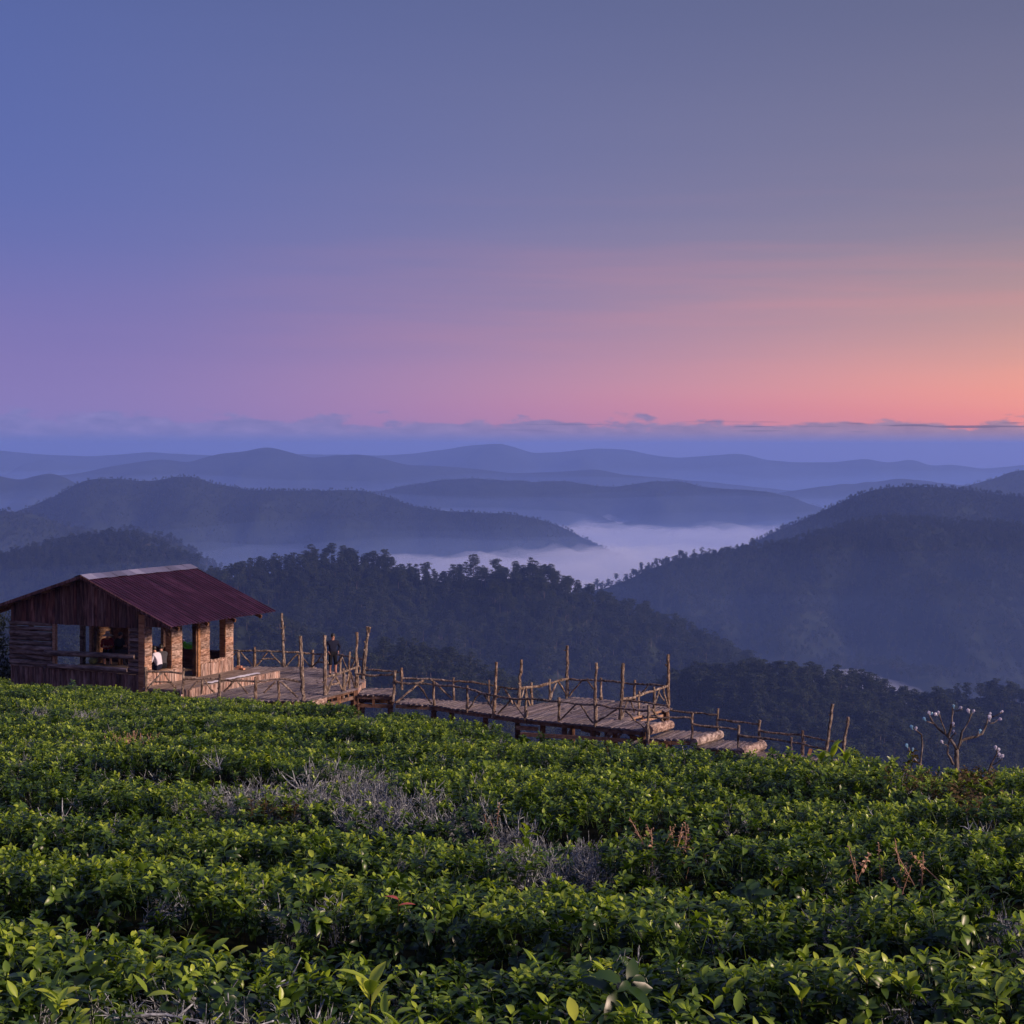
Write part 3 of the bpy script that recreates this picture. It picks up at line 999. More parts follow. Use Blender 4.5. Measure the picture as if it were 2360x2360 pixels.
for k, (t0, t1) in enumerate(PIL):
    top_ = roof_z(0) - .05
    low = (-.55, .47, 0.0, 0.0)[k] if k == 1 else (-.55 if k == 0 else .42)
    pil = piece('pillar', M['beam'], hut, (-.27, 0, t0, t1, -.3, top_))
    z = low if k != 1 else .36
    if k == 0: z = -.5
    while z < top_ - .05:
        hgt = random.uniform(.2, .34)
        z1 = min(z + hgt, top_)
        bb = MB()
        nb_ = 4
        # outer face block with an uneven surface, wrapping the edge a little
        gy = np.linspace(t0 - .02 + random.uniform(-.02, .02), t1 + .02 + random.uniform(-.02, .02), nb_ + 1)
        gz = np.linspace(z + .006, z1 - .006, 4)
        base = len(bb.v)
        for zz in gz:
            for yy in gy:
                edge = (zz in (gz[0], gz[-1])) or (yy in (gy[0], gy[-1]))
                bb.v.append((.02 + (0.0 if edge else random.uniform(.03, .075)), yy, zz))
        W_ = nb_ + 1
        for i in range(3):
            for j in range(nb_):
                bb.f.append((base + i * W_ + j, base + i * W_ + j + 1, base + (i + 1) * W_ + j + 1, base + (i + 1) * W_ + j))
        o2 = len(bb.v)
        bb.v += [(-.03, gy[0], gz[0]), (-.03, gy[-1], gz[0]), (-.03, gy[-1], gz[-1]), (-.03, gy[0], gz[-1])]
        bb.f += [(o2, o2 + 3, base + 3 * W_, base), (base + nb_, base + 3 * W_ + nb_, o2 + 2, o2 + 1)]
        bb.build('bark_block', M['barkblock'], pil)
        z = z1
    # clad the side that faces the camera too
    piece('pillar_face', M['plank'], pil, (-.275, .0, t0 - .03, t0 - .003, max(low, -.3), top_ - .02))
lw1 = piece('low_wall', M['beam'], hut, (-.16, 0, .27, 1.47, -.3, .44))
lw2 = piece('low_wall', M['beam'], hut, (-.16, 0, 3.77, 4.83, -.1, .44))
strips(.27, 2.05, -.55, .45, parent=lw1)
strips(3.22, 5.30, -.05, .44, parent=lw2)
piece('sill_board', M['plank'], hut, (-.24, .07, .28, 1.46, .445, .485))
piece('sill_board', M['barkblock'], hut, (-.24, .06, 3.78, 4.82, .445, .50))
strips(3.8, 4.8, .44, .56, parent=lw2)
piece('door_post', M['plank'], hut, (-.2, .02, 3.06, 3.2, -.1, roof_z(0) - .1))
piece('door_post', M['beam'], hut, (-.2, -.02, 2.97, 3.055, -.1, roof_z(0) - .12))
piece('top_beam', M['beam'], hut, (-.2, -.04, -.3, GL + .2, roof_z(0) - .28, roof_z(0) - .07))
bmk = MB(); bmk.bar((-.1, 1.45, 1.75), (-.1, .75, 2.6), .1, .14); bmk.build('knee_brace', M['beam'], hut)
# left side: posts, lit log panel at the back, low wall
for t_, wd, m_ in ((3.85, .2, 'log'), (4.42, .12, 'plank'), (4.68, .14, 'beam'), (.9, .14, 'beam')):
    piece('post', M[m_], hut, (-GW, -GW + .14, t_, t_ + wd, -.1, roof_z(GW) - .08))
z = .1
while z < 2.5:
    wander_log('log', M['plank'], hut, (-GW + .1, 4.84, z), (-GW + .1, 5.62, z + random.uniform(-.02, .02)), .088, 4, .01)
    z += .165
piece('back_panel', M['beam'], hut, (-GW + .02, -4.9, 5.66, 5.72, 0, 2.7))
piece('half_wall', M['counter'], hut, (-GW, -.3, GL - .1, GL - .02, -.1, .72))
for k in range(13):
    x_ = -GW + .3 + k * .45
    piece('wall_batten', M['counter'], hut, (x_, x_ + .4, GL - .135, GL - .105, .0, .3), (x_, x_ + .4, GL - .135, GL - .105, .36, .68))
for x_ in (-3.48, -.35):
    piece('post', M['plank'], hut, (x_, x_ + .13, GL - .16, GL - .03, 0, roof_z(-x_) - .08))
piece('bench', M['plank'], hut, (-6.2, -4.85, 4.3, 4.75, .36, .41), (-6.15, -6.07, 4.35, 4.7, 0, .36), (-4.98, -4.9, 4.35, 4.7, 0, .36))
# roof: ribbed sheets, each 0.82 m wide
T0, T1 = -.55, 6.02
rf_ = MB()
for t in (0.05, 1.8, 3.5, 5.2):
    rf_.bar((-RS, t, RZ - .2), (1.45, t, roof_z(-1.45) - .2), .07, .12)
    rf_.bar((-RS, t, RZ - .2), (-7.2, t, roof_z(7.2) - .2), .07, .12)
roof = rf_.build('roof', M['beam'], hut)


def sheet(side, t0, t1, k):
    mb = MB()
    s_a = RS
    s_b = -1.57 if side == 'r' else 7.3
    prof = []
    n = max(1, round((t1 - t0) / .205))
    for i in range(n):
        b_ = t0 + (t1 - t0) * i / n
        dw = (t1 - t0) / n
        prof += [(b_, 0), (b_ + dw * .62, 0), (b_ + dw * .72, .03), (b_ + dw * .9, .03)]
    prof.append((t1, 0))
    lift = .006 * (k % 2)
    for (t, h) in prof:
        for s_ in (s_a, s_b):
            mb.v.append((-s_, t, roof_z(s_) + h + lift))
    m_ = len(prof)
    for (t, h) in prof:
        for s_ in (s_a, s_b):
            mb.v.append((-s_, t, roof_z(s_) + h + lift - .012))
    for i in range(m_ - 1):
        a, b = 2 * i, 2 * i + 2
        q = (a, a + 1, b + 1, b)
        mb.f.append(q if side == 'l' else q[::-1])
        o = 2 * m_
        mb.f.append(tuple(o + v for v in (q[::-1] if side == 'l' else q)))
        mb.f.append((a + 1, a + 1 + o, b + 1 + o, b + 1))
    mb.f.append((0, 1, 2 * m_ + 1, 2 * m_)); mb.f.append((2 * m_ - 2, 2 * m_ - 1, 4 * m_ - 1, 4 * m_ - 2))
    return mb.build('roof_sheet', M['roof'], roof)


ne = 8
for k in range(ne):
    a, b = T0 + (T1 - T0) * k / ne, T0 + (T1 - T0) * (k + 1) / ne
    sheet('r', a, b, k); sheet('l', a, b, k)
nc = 12
for k in range(nc):
    a, b = T0 + (T1 - T0) * k / nc, T0 + (T1 - T0) * (k + 1) / nc + .03
    mb = MB()
    lf = .04 + .006 * (k % 2)
    for t in (a, b):
        for s_ in (RS - .42, RS - .2, RS, RS + .2, RS + .38):
            mb.v.append((-s_, t, roof_z(s_) + lf + random.uniform(0, .02)))
    for i in range(4): mb.f.append((i, i + 1, 6 + i, 5 + i))
    mb.build('ridge_cap', M['cap'], roof)
# rafters and purlins
for s_ in (-1.3, -.4, .9, 1.8, 2.67, 3.6, 4.6, 5.6, 6.5, 7.15):
    piece('purlin', M['plank'], roof, (-s_ - .045, -s_ + .045, T0 + .02, T1 - .02, roof_z(s_) - .11 - .03, roof_z(s_) - .03))
fb = MB(); fb.bar((-RS, T0 - .02, RZ - .05), (1.57, T0 - .02, roof_z(-1.57) - .05), .03, .11); fb.build('barge_board', M['gable'], roof)
fb = MB(); fb.bar((-RS, T0 - .02, RZ - .05), (-7.3, T0 - .02, roof_z(7.3) - .05), .03, .11); fb.build('barge_board', M['gable'], roof)

# porch in front of the long side
porch = thing('porch', (CX, CY, ZF), 'raised porch floor with pale bark edge along the hut', 'porch', rz=-TH)
xk = .09
while xk < 1.78:
    rough_board('floor_board', M['floor'], porch, xk, min(xk + .24, 1.80), -.35, 5.95, -.09, random.uniform(-.012, -.004), 'y', .006, 6)
    xk += .25
t = -.35
while t < 5.9:
    wd = random.uniform(.07, .14)
    rough_board('bark_strip', M['barkwall'], porch, 1.805, 1.83 + random.uniform(0, .03), t, t + wd - .006, -.36, -.02, 'z', .008, 3)
    t += wd
x_ = .1
while x_ < 1.75:
    wd = random.uniform(.08, .14)
    rough_board('bark_strip', M['barkwall'], porch, x_, x_ + wd - .006, 5.955, 5.98 + random.uniform(0, .02), -.36, -.02, 'z', .008, 3)
    x_ += wd
piece('floor_beam', M['beam'], porch, (.1, 1.75, -.3, -.15, -.36, -.1), (.1, 1.75, 2.5, 2.65, -.36, -.1), (.1, 1.75, 5.7, 5.85, -.36, -.1))


def hutp(s, t, z):
    """hut-local (s to the left, t along the ridge, z above floor) -> world"""
    x, y = -s, t
    return np.array([CX + x * BY + y * BX, CY - x * BX + y * BY, ZF + z])


# ------------------------------------------------------------------ decks and walkway
UP = []          # unit slab boards shared by all decks, 1 m long along y, 1 m wide, 1 m thick
for k in range(6):
    mb = MB()
    seg = 5
    for i in range(seg + 1):
        t = i / seg
        j = [random.uniform(-.12, .12) for _ in range(4)]
        mb.v += [(-.5 + j[0], t, 0), (.5 + j[1], t, 0), (.5 + j[1], t, .7 + j[2]), (0.05, t, 1.0 + j[3]), (-.5 + j[0], t, .7 - j[2])]
    for i in range(seg):
        o = i * 5
        for q in range(5): mb.f.append((o + q, o + (q + 1) % 5, o + 5 + (q + 1) % 5, o + 5 + q))
    mb.f += [(4, 3, 2, 1, 0), tuple(seg * 5 + q for q in range(5))]
    UP.append(mb.mesh('slab', M['deck']))


def lay_planks(parent, poly, zf, wd=.2, th=.055, d=(BX, BY), over=.08, maxlen=3.4):
    poly = np.array([[p[0], p[1]] for p in poly])
    d = np.array(d); nrm = np.array([d[1], -d[0]])
    c = poly @ nrm
    v = c.min() + wd * .4
    ang = math.atan2(-d[0], d[1])
    org = np.array(parent.location)
    while v < c.max():
        hits = []
        for i in range(len(poly)):
            a, b = poly[i], poly[(i + 1) % len(poly)]
            ca, cb = a @ nrm - v, b @ nrm - v
            if (ca < 0) != (cb < 0):
                q = a + (b - a) * (ca / (ca - cb)); hits.append(q @ d)
        hits.sort()
        for h0, h1 in zip(hits[::2], hits[1::2]):
            if h1 - h0 < .15: continue
            h0 -= random.uniform(0, over); h1 += random.uniform(0, over)
            while h1 - h0 > .05:
                L = min(h1 - h0, random.uniform(.6, 1) * maxlen)
                if h1 - h0 - L < .5: L = h1 - h0
                p = nrm * v + d * h0
                pe = nrm * v + d * (h0 + L)
                z0, z1 = zf(p[0], p[1]), zf(pe[0], pe[1])
                o = link('plank', random.choice(UP), parent)
                o.location = (p[0] - org[0], p[1] - org[1], z0 - th - org[2] + random.uniform(-.004, .016))
                o.rotation_euler = (math.atan2(z1 - z0, L), random.uniform(-.05, .05), ang + random.uniform(-.02, .02))
                o.scale = (wd * random.uniform(.9, 1.06), L - .01, th)
                h0 += L
        v += wd
    return


def dline(ctrl):
    a = np.array([c[0] for c in ctrl], float); b = np.array([c[1] for c in ctrl], float)
    return lambda px: float(np.interp(px, a, b))


def stick(name, parent, dl, pts, r, mat='pole', taper=.12):
    """a barked pole through photo points that lie on one railing line"""
    org = np.array(parent.location)
    w_ = [P(x, y, dl(x)) - org for x, y in pts]
    # resample with small wander and knots
    out, rad = [], []
    tot = sum(np.linalg.norm(b - a) for a, b in zip(w_[:-1], w_[1:]))
    acc = 0
    for a, b in zip(w_[:-1], w_[1:]):
        L = np.linalg.norm(b - a)
        n = max(2, int(L / .22))
        for k in range(n):
            t = k / n
            out.append(a + (b - a) * t + np.array([random.uniform(-1, 1) for _ in range(3)]) * .024)
            rad.append(.92 * r * (1 + taper * (.5 - (acc + L * t) / tot)) * random.uniform(.78, 1.18))
        acc += L
    out.append(w_[-1]); rad.append(r * (1 - taper * .5))
    mb = MB(); mb.tube(out, rad, 7, .09)
    # a few branch stubs
    for k in range(max(0, int(tot / .55))):
        i = random.randrange(len(out) - 1)
        a = random.uniform(0, 6.28)
        dv = np.array([math.cos(a), math.sin(a), random.uniform(.2, .9)])
        mb.tube([out[i], out[i] + dv * r * random.uniform(1.2, 2.0)], [r * .5, r * .3], 5)
    return mb.build(name, M[mat], parent)


def posts(parent, dl, lst, r=.052):
    for a in lst:
        tx, ty, bx_, by_ = a[:4]
        d = dl(bx_)
        rr = a[4] if len(a) > 4 else r
        stick('railing_post', parent, (lambda px, d=d: d), [(bx_, by_), (tx, ty)], rr, taper=.3)


def rails(parent, dl, lst, r=.036):
    for pts in lst: stick('rail', parent, dl, pts, r)


def braces(parent, dl, lst, r=.03):
    for a in lst: stick('brace', parent, dl, [(a[0], a[1]), (a[2], a[3])], r)


def beams(name, mat, parent, *lst):
    org = np.array(parent.location)
    for p0, p1, wd, ht in lst:
        mb = MB(); mb.bar(np.array(p0) - org, np.array(p1) - org, wd, ht); mb.build(name, M[mat], parent)


def stilts(parent, pts, r=.1):
    org = np.array(parent.location)
    for (x, y, z) in pts:
        g = float(ground(np.array([x]), np.array([y]))[0]) - 1.6
        mb = MB()
        n = 5
        mb.tube([(x - org[0] + random.uniform(-.02, .02), y - org[1], g + (z - g) * k / n - org[2]) for k in range(n + 1)], [r * random.uniform(.92, 1.08) for _ in range(n + 1)], 8, .05)
        mb.build('stilt', M['beam'], parent)


# --- lower deck beside the hut
ZD = -9.22
dk = [P(330, 0, 63.2), P(520, 0, 62.6), P(712, 0, 62.5), PZ(820, 1587, ZD), PZ(838, 1565, ZD), PZ(722, 1537, ZD), PZ(560, 1535, ZD), P(450, 0, 72.6), P(400, 0, 66)]
deck = thing('timber_deck', (-9.5, 66.5, ZD), 'wide bark-slab deck with pole railing beside the hut', 'deck')
lay_planks(deck, dk, lambda x, y: ZD)
fl = [PZ(712, 1616, ZD), PZ(820, 1587, ZD)]
dn = lambda p, z: (p[0], p[1], z)
beams('edge_beam', 'steplog', deck, (dn(fl[0], ZD - .14), dn(fl[0] + (fl[1] - fl[0]) * .35, ZD - .14), .1, .24))
beams('edge_beam', 'beam', deck, (dn(fl[0], ZD - .09), dn(fl[1], ZD - .09), .05, .07), (dn(fl[0] + (fl[1] - fl[0]) * .3, ZD - .31), dn(fl[1], ZD - .31), .08, .13),
      (dn(dk[4], ZD - .13), dn(dk[5], ZD - .13), .08, .16), (dn(dk[0], ZD - .13), dn(dk[2], ZD - .13), .08, .16), (dn(dk[3], ZD - .14), dn(dk[4], ZD - .14), .08, .16))
for k in range(6):
    t = .36 + k * .12
    p = fl[0] + (fl[1] - fl[0]) * t
    beams('joist', 'beam', deck, (dn(p, ZD - .19), (p[0] - 2.2, p[1] + 2.6, ZD - .19), .06, .12))
pal = [(PZ(828, 1590, ZD) + np.array([0, k * .16, 0])) for k in range(1)]
for k in range(9):          # bark slabs on the end facing the bridge
    a = PZ(820, 1587, ZD); b = PZ(838, 1565, ZD)
    p = a + (b - a) * (k + .2) / 9
    q = a + (b - a) * (k + .95) / 9
    beams('bark_strip', 'barkwall', deck, ((p[0] + .06, p[1], ZD - .17), (q[0] + .06, q[1], ZD - .17), .05, .32 + random.uniform(-.03, .03)))
stilts(deck, [dn(fl[0] + (fl[1] - fl[0]) * .97, ZD - .05), dn(fl[0] + (fl[1] - fl[0]) * .6, ZD - .1), dn(dk[4] + np.array([-.2, -.2, 0]), ZD - .1), dn(dk[5] + np.array([0, -.3, 0]), ZD - .1), dn(dk[6] + np.array([0, -.3, 0]), ZD - .1),
              dn(fl[0] + np.array([.1, .3, 0]), ZD - .1), dn(dk[1] + np.array([0, .3, 0]), ZD - .1)], .14)
A = dline([(470, 72.2), (720, 71.9), (838, 68.3)])
posts(deck, A, [(549, 1502, 549, 1536, .07), (587, 1491, 587, 1537, .06), (649, 1413, 654, 1539, .065), (688, 1509, 688, 1538), (720, 1498, 720, 1539, .065), (785, 1514, 785, 1550), (828, 1536, 828, 1556, .05)])
rails(deck, A, [[(472, 1502), (515, 1501), (535, 1499), (587, 1499), (655, 1502)], [(652, 1502), (720, 1507), (748, 1508), (787, 1510), (837, 1520)]], .042)
braces(deck, A, [(489, 1502, 502, 1515), (538, 1510, 545, 1502), (554, 1503, 583, 1535), (591, 1533, 616, 1504), (604, 1519, 634, 1519), (624, 1505, 652, 1536), (657, 1537, 686, 1507), (697, 1514, 717, 1537),
                 (722, 1536, 743, 1509), (731, 1526, 746, 1527), (752, 1520, 762, 1540), (776, 1532, 787, 1513), (788, 1513, 800, 1542), (809, 1540, 819, 1517), (822, 1522, 828, 1538)], .036)
fk = (lambda px: 68.3)
stick('railing_post', deck, fk, [(836, 1566), (842, 1500), (847, 1462), (846.5, 1444)], .085, taper=.5)
stick('railing_post', deck, fk, [(847, 1465), (850, 1456), (852.5, 1445)], .05)
Bl = dline([(748, 63.9), (821, 65.9)])
posts(deck, Bl, [(748.5, 1464, 749, 1602, .072), (791, 1540, 791, 1607, .06), (822, 1457, 821, 1590, .07), (806, 1502, 804, 1588, .05), (754, 1580, 753, 1601, .05)])
rails(deck, Bl, [[(752, 1560), (780, 1552), (800, 1545), (821, 1538)]], .052)
braces(deck, Bl, [(771, 1559, 754, 1597), (774, 1559, 789, 1590), (793, 1592, 804, 1552), (807, 1550, 818, 1585), (763, 1578, 782, 1573)], .036)
Fr = dline([(335, 62.9), (700, 62.6)])
posts(deck, Fr, [(335, 1537, 337, 1600, .07), (424, 1540, 419, 1598, .055), (507, 1554, 505, 1606, .055), (588, 1560, 588, 1610, .06), (642, 1569, 642, 1616, .06), (466, 1566, 465, 1600, .045), (691.5, 1466, 699, 1618, .075)])
rails(deck, Fr, [[(335, 1546), (368, 1548), (419, 1552)], [(424, 1564), (464, 1564), (505, 1565)], [(505, 1565), (548, 1568), (589, 1571)], [(589, 1571), (612, 1567), (638, 1564.5), (668, 1567), (696, 1571)]], .045)
braces(deck, Fr, [(372, 1552, 341, 1586), (379, 1553, 406, 1586), (356, 1572, 397, 1572), (459, 1567, 438, 1590), (471, 1567, 495, 1598), (537, 1571, 515, 1594), (548, 1571, 571, 1599), (634, 1572, 608, 1597),
                  (647, 1571, 688, 1609)], .037)

# --- short bridge
ZB = -9.40
bp = [PZ(824, 1600, ZB), PZ(906, 1602, ZB), PZ(906, 1586, ZB), PZ(836, 1586, ZB)]
bridge = thing('footbridge', (-4.6, 66, ZB), 'short bark-slab footbridge joining the hut deck to the walkway', 'bridge')
lay_planks(bridge, bp, lambda x, y: ZB, .19, .06)
beams('edge_beam', 'beam', bridge, (dn(bp[0], ZB - .12), dn(bp[1], ZB - .12), .07, .1), (dn(bp[3], ZB - .12), dn(bp[2], ZB - .12), .07, .1),
      (dn(bp[0], ZB - .42), dn(bp[1], ZB - .42), .08, .13), (dn(bp[0] + (bp[1] - bp[0]) * .45, ZB - .17), dn(bp[0] + (bp[1] - bp[0]) * .45, ZB - .4), .09, .09))
beams('joist', 'beam', bridge, (dn(bp[0] + (bp[1] - bp[0]) * .5 + [0, .5, 0], ZB - .2), dn(bp[1] + [-.2, .5, 0], ZB - .2), .1, .2), (dn(bp[0] + [0, .6, 0], ZB - .25), dn(bp[1] + [0, .6, 0], ZB - .25), .06, .3))
stilts(bridge, [dn(bp[1] + [-.1, .15, 0], ZB - .1), dn(bp[0] + [.15, .3, 0], ZB - .1)], .1)
Gf = dline([(823, 65.6), (906, 65.1)]); Gb = dline([(842, 66.9), (925, 66.4)])
posts(bridge, Gb, [(925, 1539, 926, 1590, .055)])
rails(bridge, Gb, [[(842, 1542.5), (883, 1545.6), (924, 1549)]], .045)
posts(bridge, Gf, [(910, 1545, 905.5, 1617, .068)])
rails(bridge, Gf, [[(823, 1554), (850, 1557), (880, 1556), (906, 1554)]], .045)

# --- walkway with the wide platform
walk = thing('timber_walkway', (1.5, 62, -9.8), 'long bark-slab walkway widening to a railed viewing platform on stilts', 'walkway')


def zw(x, y):
    px = 1180 + F * x / y
    return float(np.interp(px, [905, 1000, 1150, 1250], [-9.66, -9.72, -9.83, -9.86]))


wp = [P(912, 0, 65.0), P(1003, 0, 64.8), P(1199, 0, 62.6), P(1368, 0, 61.0), P(1488, 0, 59.9), P(1545, 0, 61.5), P(1436, 0, 62.2), P(1540, 0, 64.8), PZ(1546, 1628, -9.86), PZ(1387, 1612, -9.86), PZ(1319, 1605, -9.86),
      PZ(1205, 1629, -9.86), P(1130, 0, 66.1), P(1028, 0, 66.3), P(935, 0, 66.4)]
lay_planks(walk, wp, zw, .2, .06, over=.1)
ed = [P(912, 0, 65.0), P(1003, 0, 64.8), P(1199, 0, 62.6), P(1368, 0, 61.0), P(1488, 0, 59.9)]
for a, b in zip(ed[:-1], ed[1:]):
    beams('edge_beam', 'beam', walk, (dn(a, zw(a[0], a[1]) - .13), dn(b, zw(b[0], b[1]) - .13), .07, .12))
wq = [P(1436, 0, 62.2), P(1540, 0, 64.9)]
beams('edge_beam', 'plank', walk, (dn(wq[0], -9.90), dn(wq[1], -9.90), .05, .07), (dn(wq[0], -10.08), dn(wq[1], -10.08), .06, .1))
for k in range(6):
    p = wq[0] + (wq[1] - wq[0]) * (k + .6) / 6
    beams('joist', 'plank', walk, (dn(p, -9.98), dn(p + [-1.4, .5, 0], -9.98), .05, .1))
beams('cross_beam', 'plank', walk, ((.3, 61.9, -10.32), (4.2, 60.5, -10.32), .07, .13), (P(1190, 0, 62.9) * [1, 1, 0] + [0, 0, -10.25], P(1240, 0, 62.6) * [1, 1, 0] + [0, 0, -10.25], .07, .14),
      (P(1455, 0, 61) * [1, 1, 0] + [0, 0, -10.3], P(1478, 0, 60.4) * [1, 1, 0] + [0, 0, -10.3], .12, .2))
beams('strut', 'beam', walk, (P(1340, 1680, 61.4), P(1383, 1692, 61.2), .1, .12), (P(1440, 1683, 61.2), P(1478, 1712, 60.8), .12, .12), (P(1315, 1682, 61.5), P(1308, 1700, 61.5), .09, .09))
beams('strut', 'steplog', walk, (P(1412, 1684, 60.9), P(1398, 1700, 60.9), .09, .14), (P(1434, 1684, 60.8), P(1424, 1702, 60.8), .08, .1), (P(1478, 1704, 60.2), P(1456, 1714, 60.2), .1, .1))
stilts(walk, [dn(P(1000, 0, 65.1), -9.8), dn(P(1041, 0, 65.2), -9.85), dn(P(1120, 0, 64), -9.9), dn(P(1193, 0, 65), -9.95), dn(P(1250, 0, 62.8), -9.95), dn(P(1300, 0, 62.2), -9.95), dn(P(1367, 0, 61.2), -9.95),
              dn(P(1418, 0, 61.8), -9.95), dn(P(1482, 0, 60.2), -9.95), dn(P(1318, 0, 67.2), -9.95), dn(P(1535, 0, 64.6), -9.95), dn(P(1400, 0, 64), -9.95)], .1)
Wf = dline([(905, 65.1), (999, 64.8), (1199, 62.6), (1372, 61.0), (1494, 59.8), (1595, 59.6), (1700, 59.1), (1902, 58)])
Wb = dline([(925, 66.3), (1195, 65.5)])
posts(walk, Wb, [(1045, 1561, 1045, 1613), (1127, 1567, 1127, 1622)])
rails(walk, Wb, [[(928, 1563), (966, 1564), (1003, 1565), (1044, 1569)], [(1044, 1570), (1090, 1572), (1127, 1579), (1162, 1586), (1193, 1588)]], .04)
braces(walk, Wb, [(995, 1568, 1040, 1608), (1152, 1586, 1131, 1622), (1164, 1588, 1182, 1624)], .042)
stick('brace', walk, dline([(912, 65.0), (976, 66.0)]), [(912, 1618), (976, 1568)], .05)
posts(walk, Wf, [(999, 1570, 999, 1628), (1077, 1579, 1077, 1643), (1144, 1526, 1137.5, 1654, .065), (1211, 1599, 1210, 1663, .05), (1288, 1607, 1288, 1667, .06), (1373.6, 1527.5, 1371.5, 1681, .068), (1494, 1625, 1493.5, 1714, .058),
                 (1215, 1637, 1214, 1652, .035)])
rails(walk, Wf, [[(912, 1572.5), (945, 1574.6), (966, 1575), (999, 1578)], [(999, 1578), (1038, 1581), (1075, 1586)], [(1075, 1586), (1110, 1597), (1152, 1607), (1183, 1612), (1211, 1610)],
                 [(1211, 1610), (1252, 1613.5), (1288, 1616.6)], [(1288, 1616.6), (1325, 1623), (1372, 1623)], [(1372, 1623), (1407, 1630), (1449, 1635), (1492, 1638)]], .042)
braces(walk, Wf, [(963.5, 1578, 995, 1622), (1105, 1597, 1079.5, 1634), (1115, 1600, 1135, 1634), (1177, 1614, 1148, 1645), (1184, 1616, 1208, 1652), (1329, 1624, 1292, 1660), (1337, 1625, 1367, 1666), (1374, 1665, 1422, 1634),
                  (1439, 1637, 1488, 1682)], .036)
PL = dline([(1193, 65.3), (1308, 67.8)])
posts(walk, PL, [(1201.5, 1520, 1193.5, 1631, .065), (1224.5, 1573, 1224.5, 1626, .05), (1266.5, 1565, 1266.5, 1614, .06), (1307, 1488, 1306.5, 1609, .072)])
rails(walk, PL, [[(1196, 1588), (1225, 1582.5), (1242, 1583), (1263, 1575), (1283, 1570), (1310, 1564)]], .055)
braces(walk, PL, [(1206, 1587, 1196.5, 1630), (1211, 1586, 1221, 1626), (1281, 1573, 1269, 1612), (1288, 1571, 1306, 1603)], .04)
PB = dline([(1306, 67.8), (1387, 67.1), (1540, 65.4)])
posts(walk, PB, [(1385, 1562, 1385, 1613, .06), (1463, 1567, 1462, 1615, .055)])
rails(walk, PB, [[(1307, 1566), (1356, 1567), (1387, 1570)], [(1385, 1569), (1439, 1574), (1470, 1577), (1511, 1578), (1537, 1581)]], .045)
braces(walk, PB, [(1341, 1569, 1312, 1605), (1354, 1570, 1374, 1598), (1493, 1580, 1478, 1598)], .038)
PR = dline([(1430, 62.3), (1540, 65.0)])
posts(walk, PR, [(1436, 1528.5, 1429.5, 1658, .068), (1473, 1592, 1471, 1648, .05), (1507, 1583, 1506, 1640, .055), (1540, 1508, 1539, 1668, .075)])
rails(walk, PR, [[(1431, 1612), (1459, 1608), (1474, 1601), (1507, 1592), (1541, 1581)]], .05)
braces(walk, PR, [(1446, 1609, 1434, 1655), (1452, 1609, 1462, 1642), (1521, 1588, 1509, 1624), (1528, 1586, 1538, 1624), (1518, 1597, 1530, 1614)], .036)
PI = dline([(1434, 62.3), (1540, 61.6)])
rails(walk, PI, [[(1434, 1614.5), (1480, 1617), (1540, 1626)]], .04)
braces(walk, dline([(1499, 59.9), (1532, 61.5)]), [(1499, 1633, 1533, 1667)], .04)

# --- stepped end of the walkway
Sb = dline([(1540, 61.6), (1655, 61.1), (1750, 60.4), (1850, 59.8), (1942, 59.2)])
STEPS = [('upper', -10.12, (1494, 1597), (1544, 1658)), ('middle', -10.37, (1604, 1703), (1652, 1754)), ('lower', -10.62, (1715, 1905), (1750, 1942))]
step_o = []
for k, (nm, zs, fx, bxr) in enumerate(STEPS):
    c = P(sum(fx) / 2, 0, 60)
    st = thing('walkway_step', (c[0], 60, zs), {'upper': 'upper bark-slab step just right of the viewing platform', 'middle': 'middle bark-slab step ending in the biggest pale log', 'lower': 'lowest bark-slab run where the walkway ends at two tall poles'}[nm], 'walkway', 'stepped end of the walkway')
    step_o.append(st)
    pl = [P(fx[0], 0, Wf(fx[0])), P(fx[1], 0, Wf(fx[1])), P(bxr[1], 0, Sb(bxr[1])), P(bxr[0], 0, Sb(bxr[0]))]
    zf = (lambda x, y, zs=zs: zs) if nm != 'lower' else (lambda x, y, zs=zs, a=pl[0][0], b=pl[1][0]: zs - .10 * max(0, min(1, (x - a) / (b - a))))
    lay_planks(st, pl, zf, .2, .06, over=.08)
    beams('edge_beam', 'beam', st, (dn(pl[0], zs - .13), dn(pl[1], zf(pl[1][0], 0) - .13), .07, .12), (dn(pl[3], zs - .13), dn(pl[2], zf(pl[2][0], 0) - .13), .07, .12))
    if nm != 'lower':
        o = np.array(st.location)
        a, b = pl[1] - o, pl[2] - o
        a[2], b[2] = -.10, -.10
        wander_log('step_log', M['steplog'], st, a + [0.02, -.1, 0], b + [.05, .1, 0], .15 if nm == 'upper' else .19, 6, .03, .1, 11, .06)
    stilts(st, [dn(pl[0] + (pl[1] - pl[0]) * .5 + [0, .2, 0], zs - .1), dn(pl[3] + (pl[2] - pl[3]) * .6 - [0, .2, 0], zs - .1)], .08)
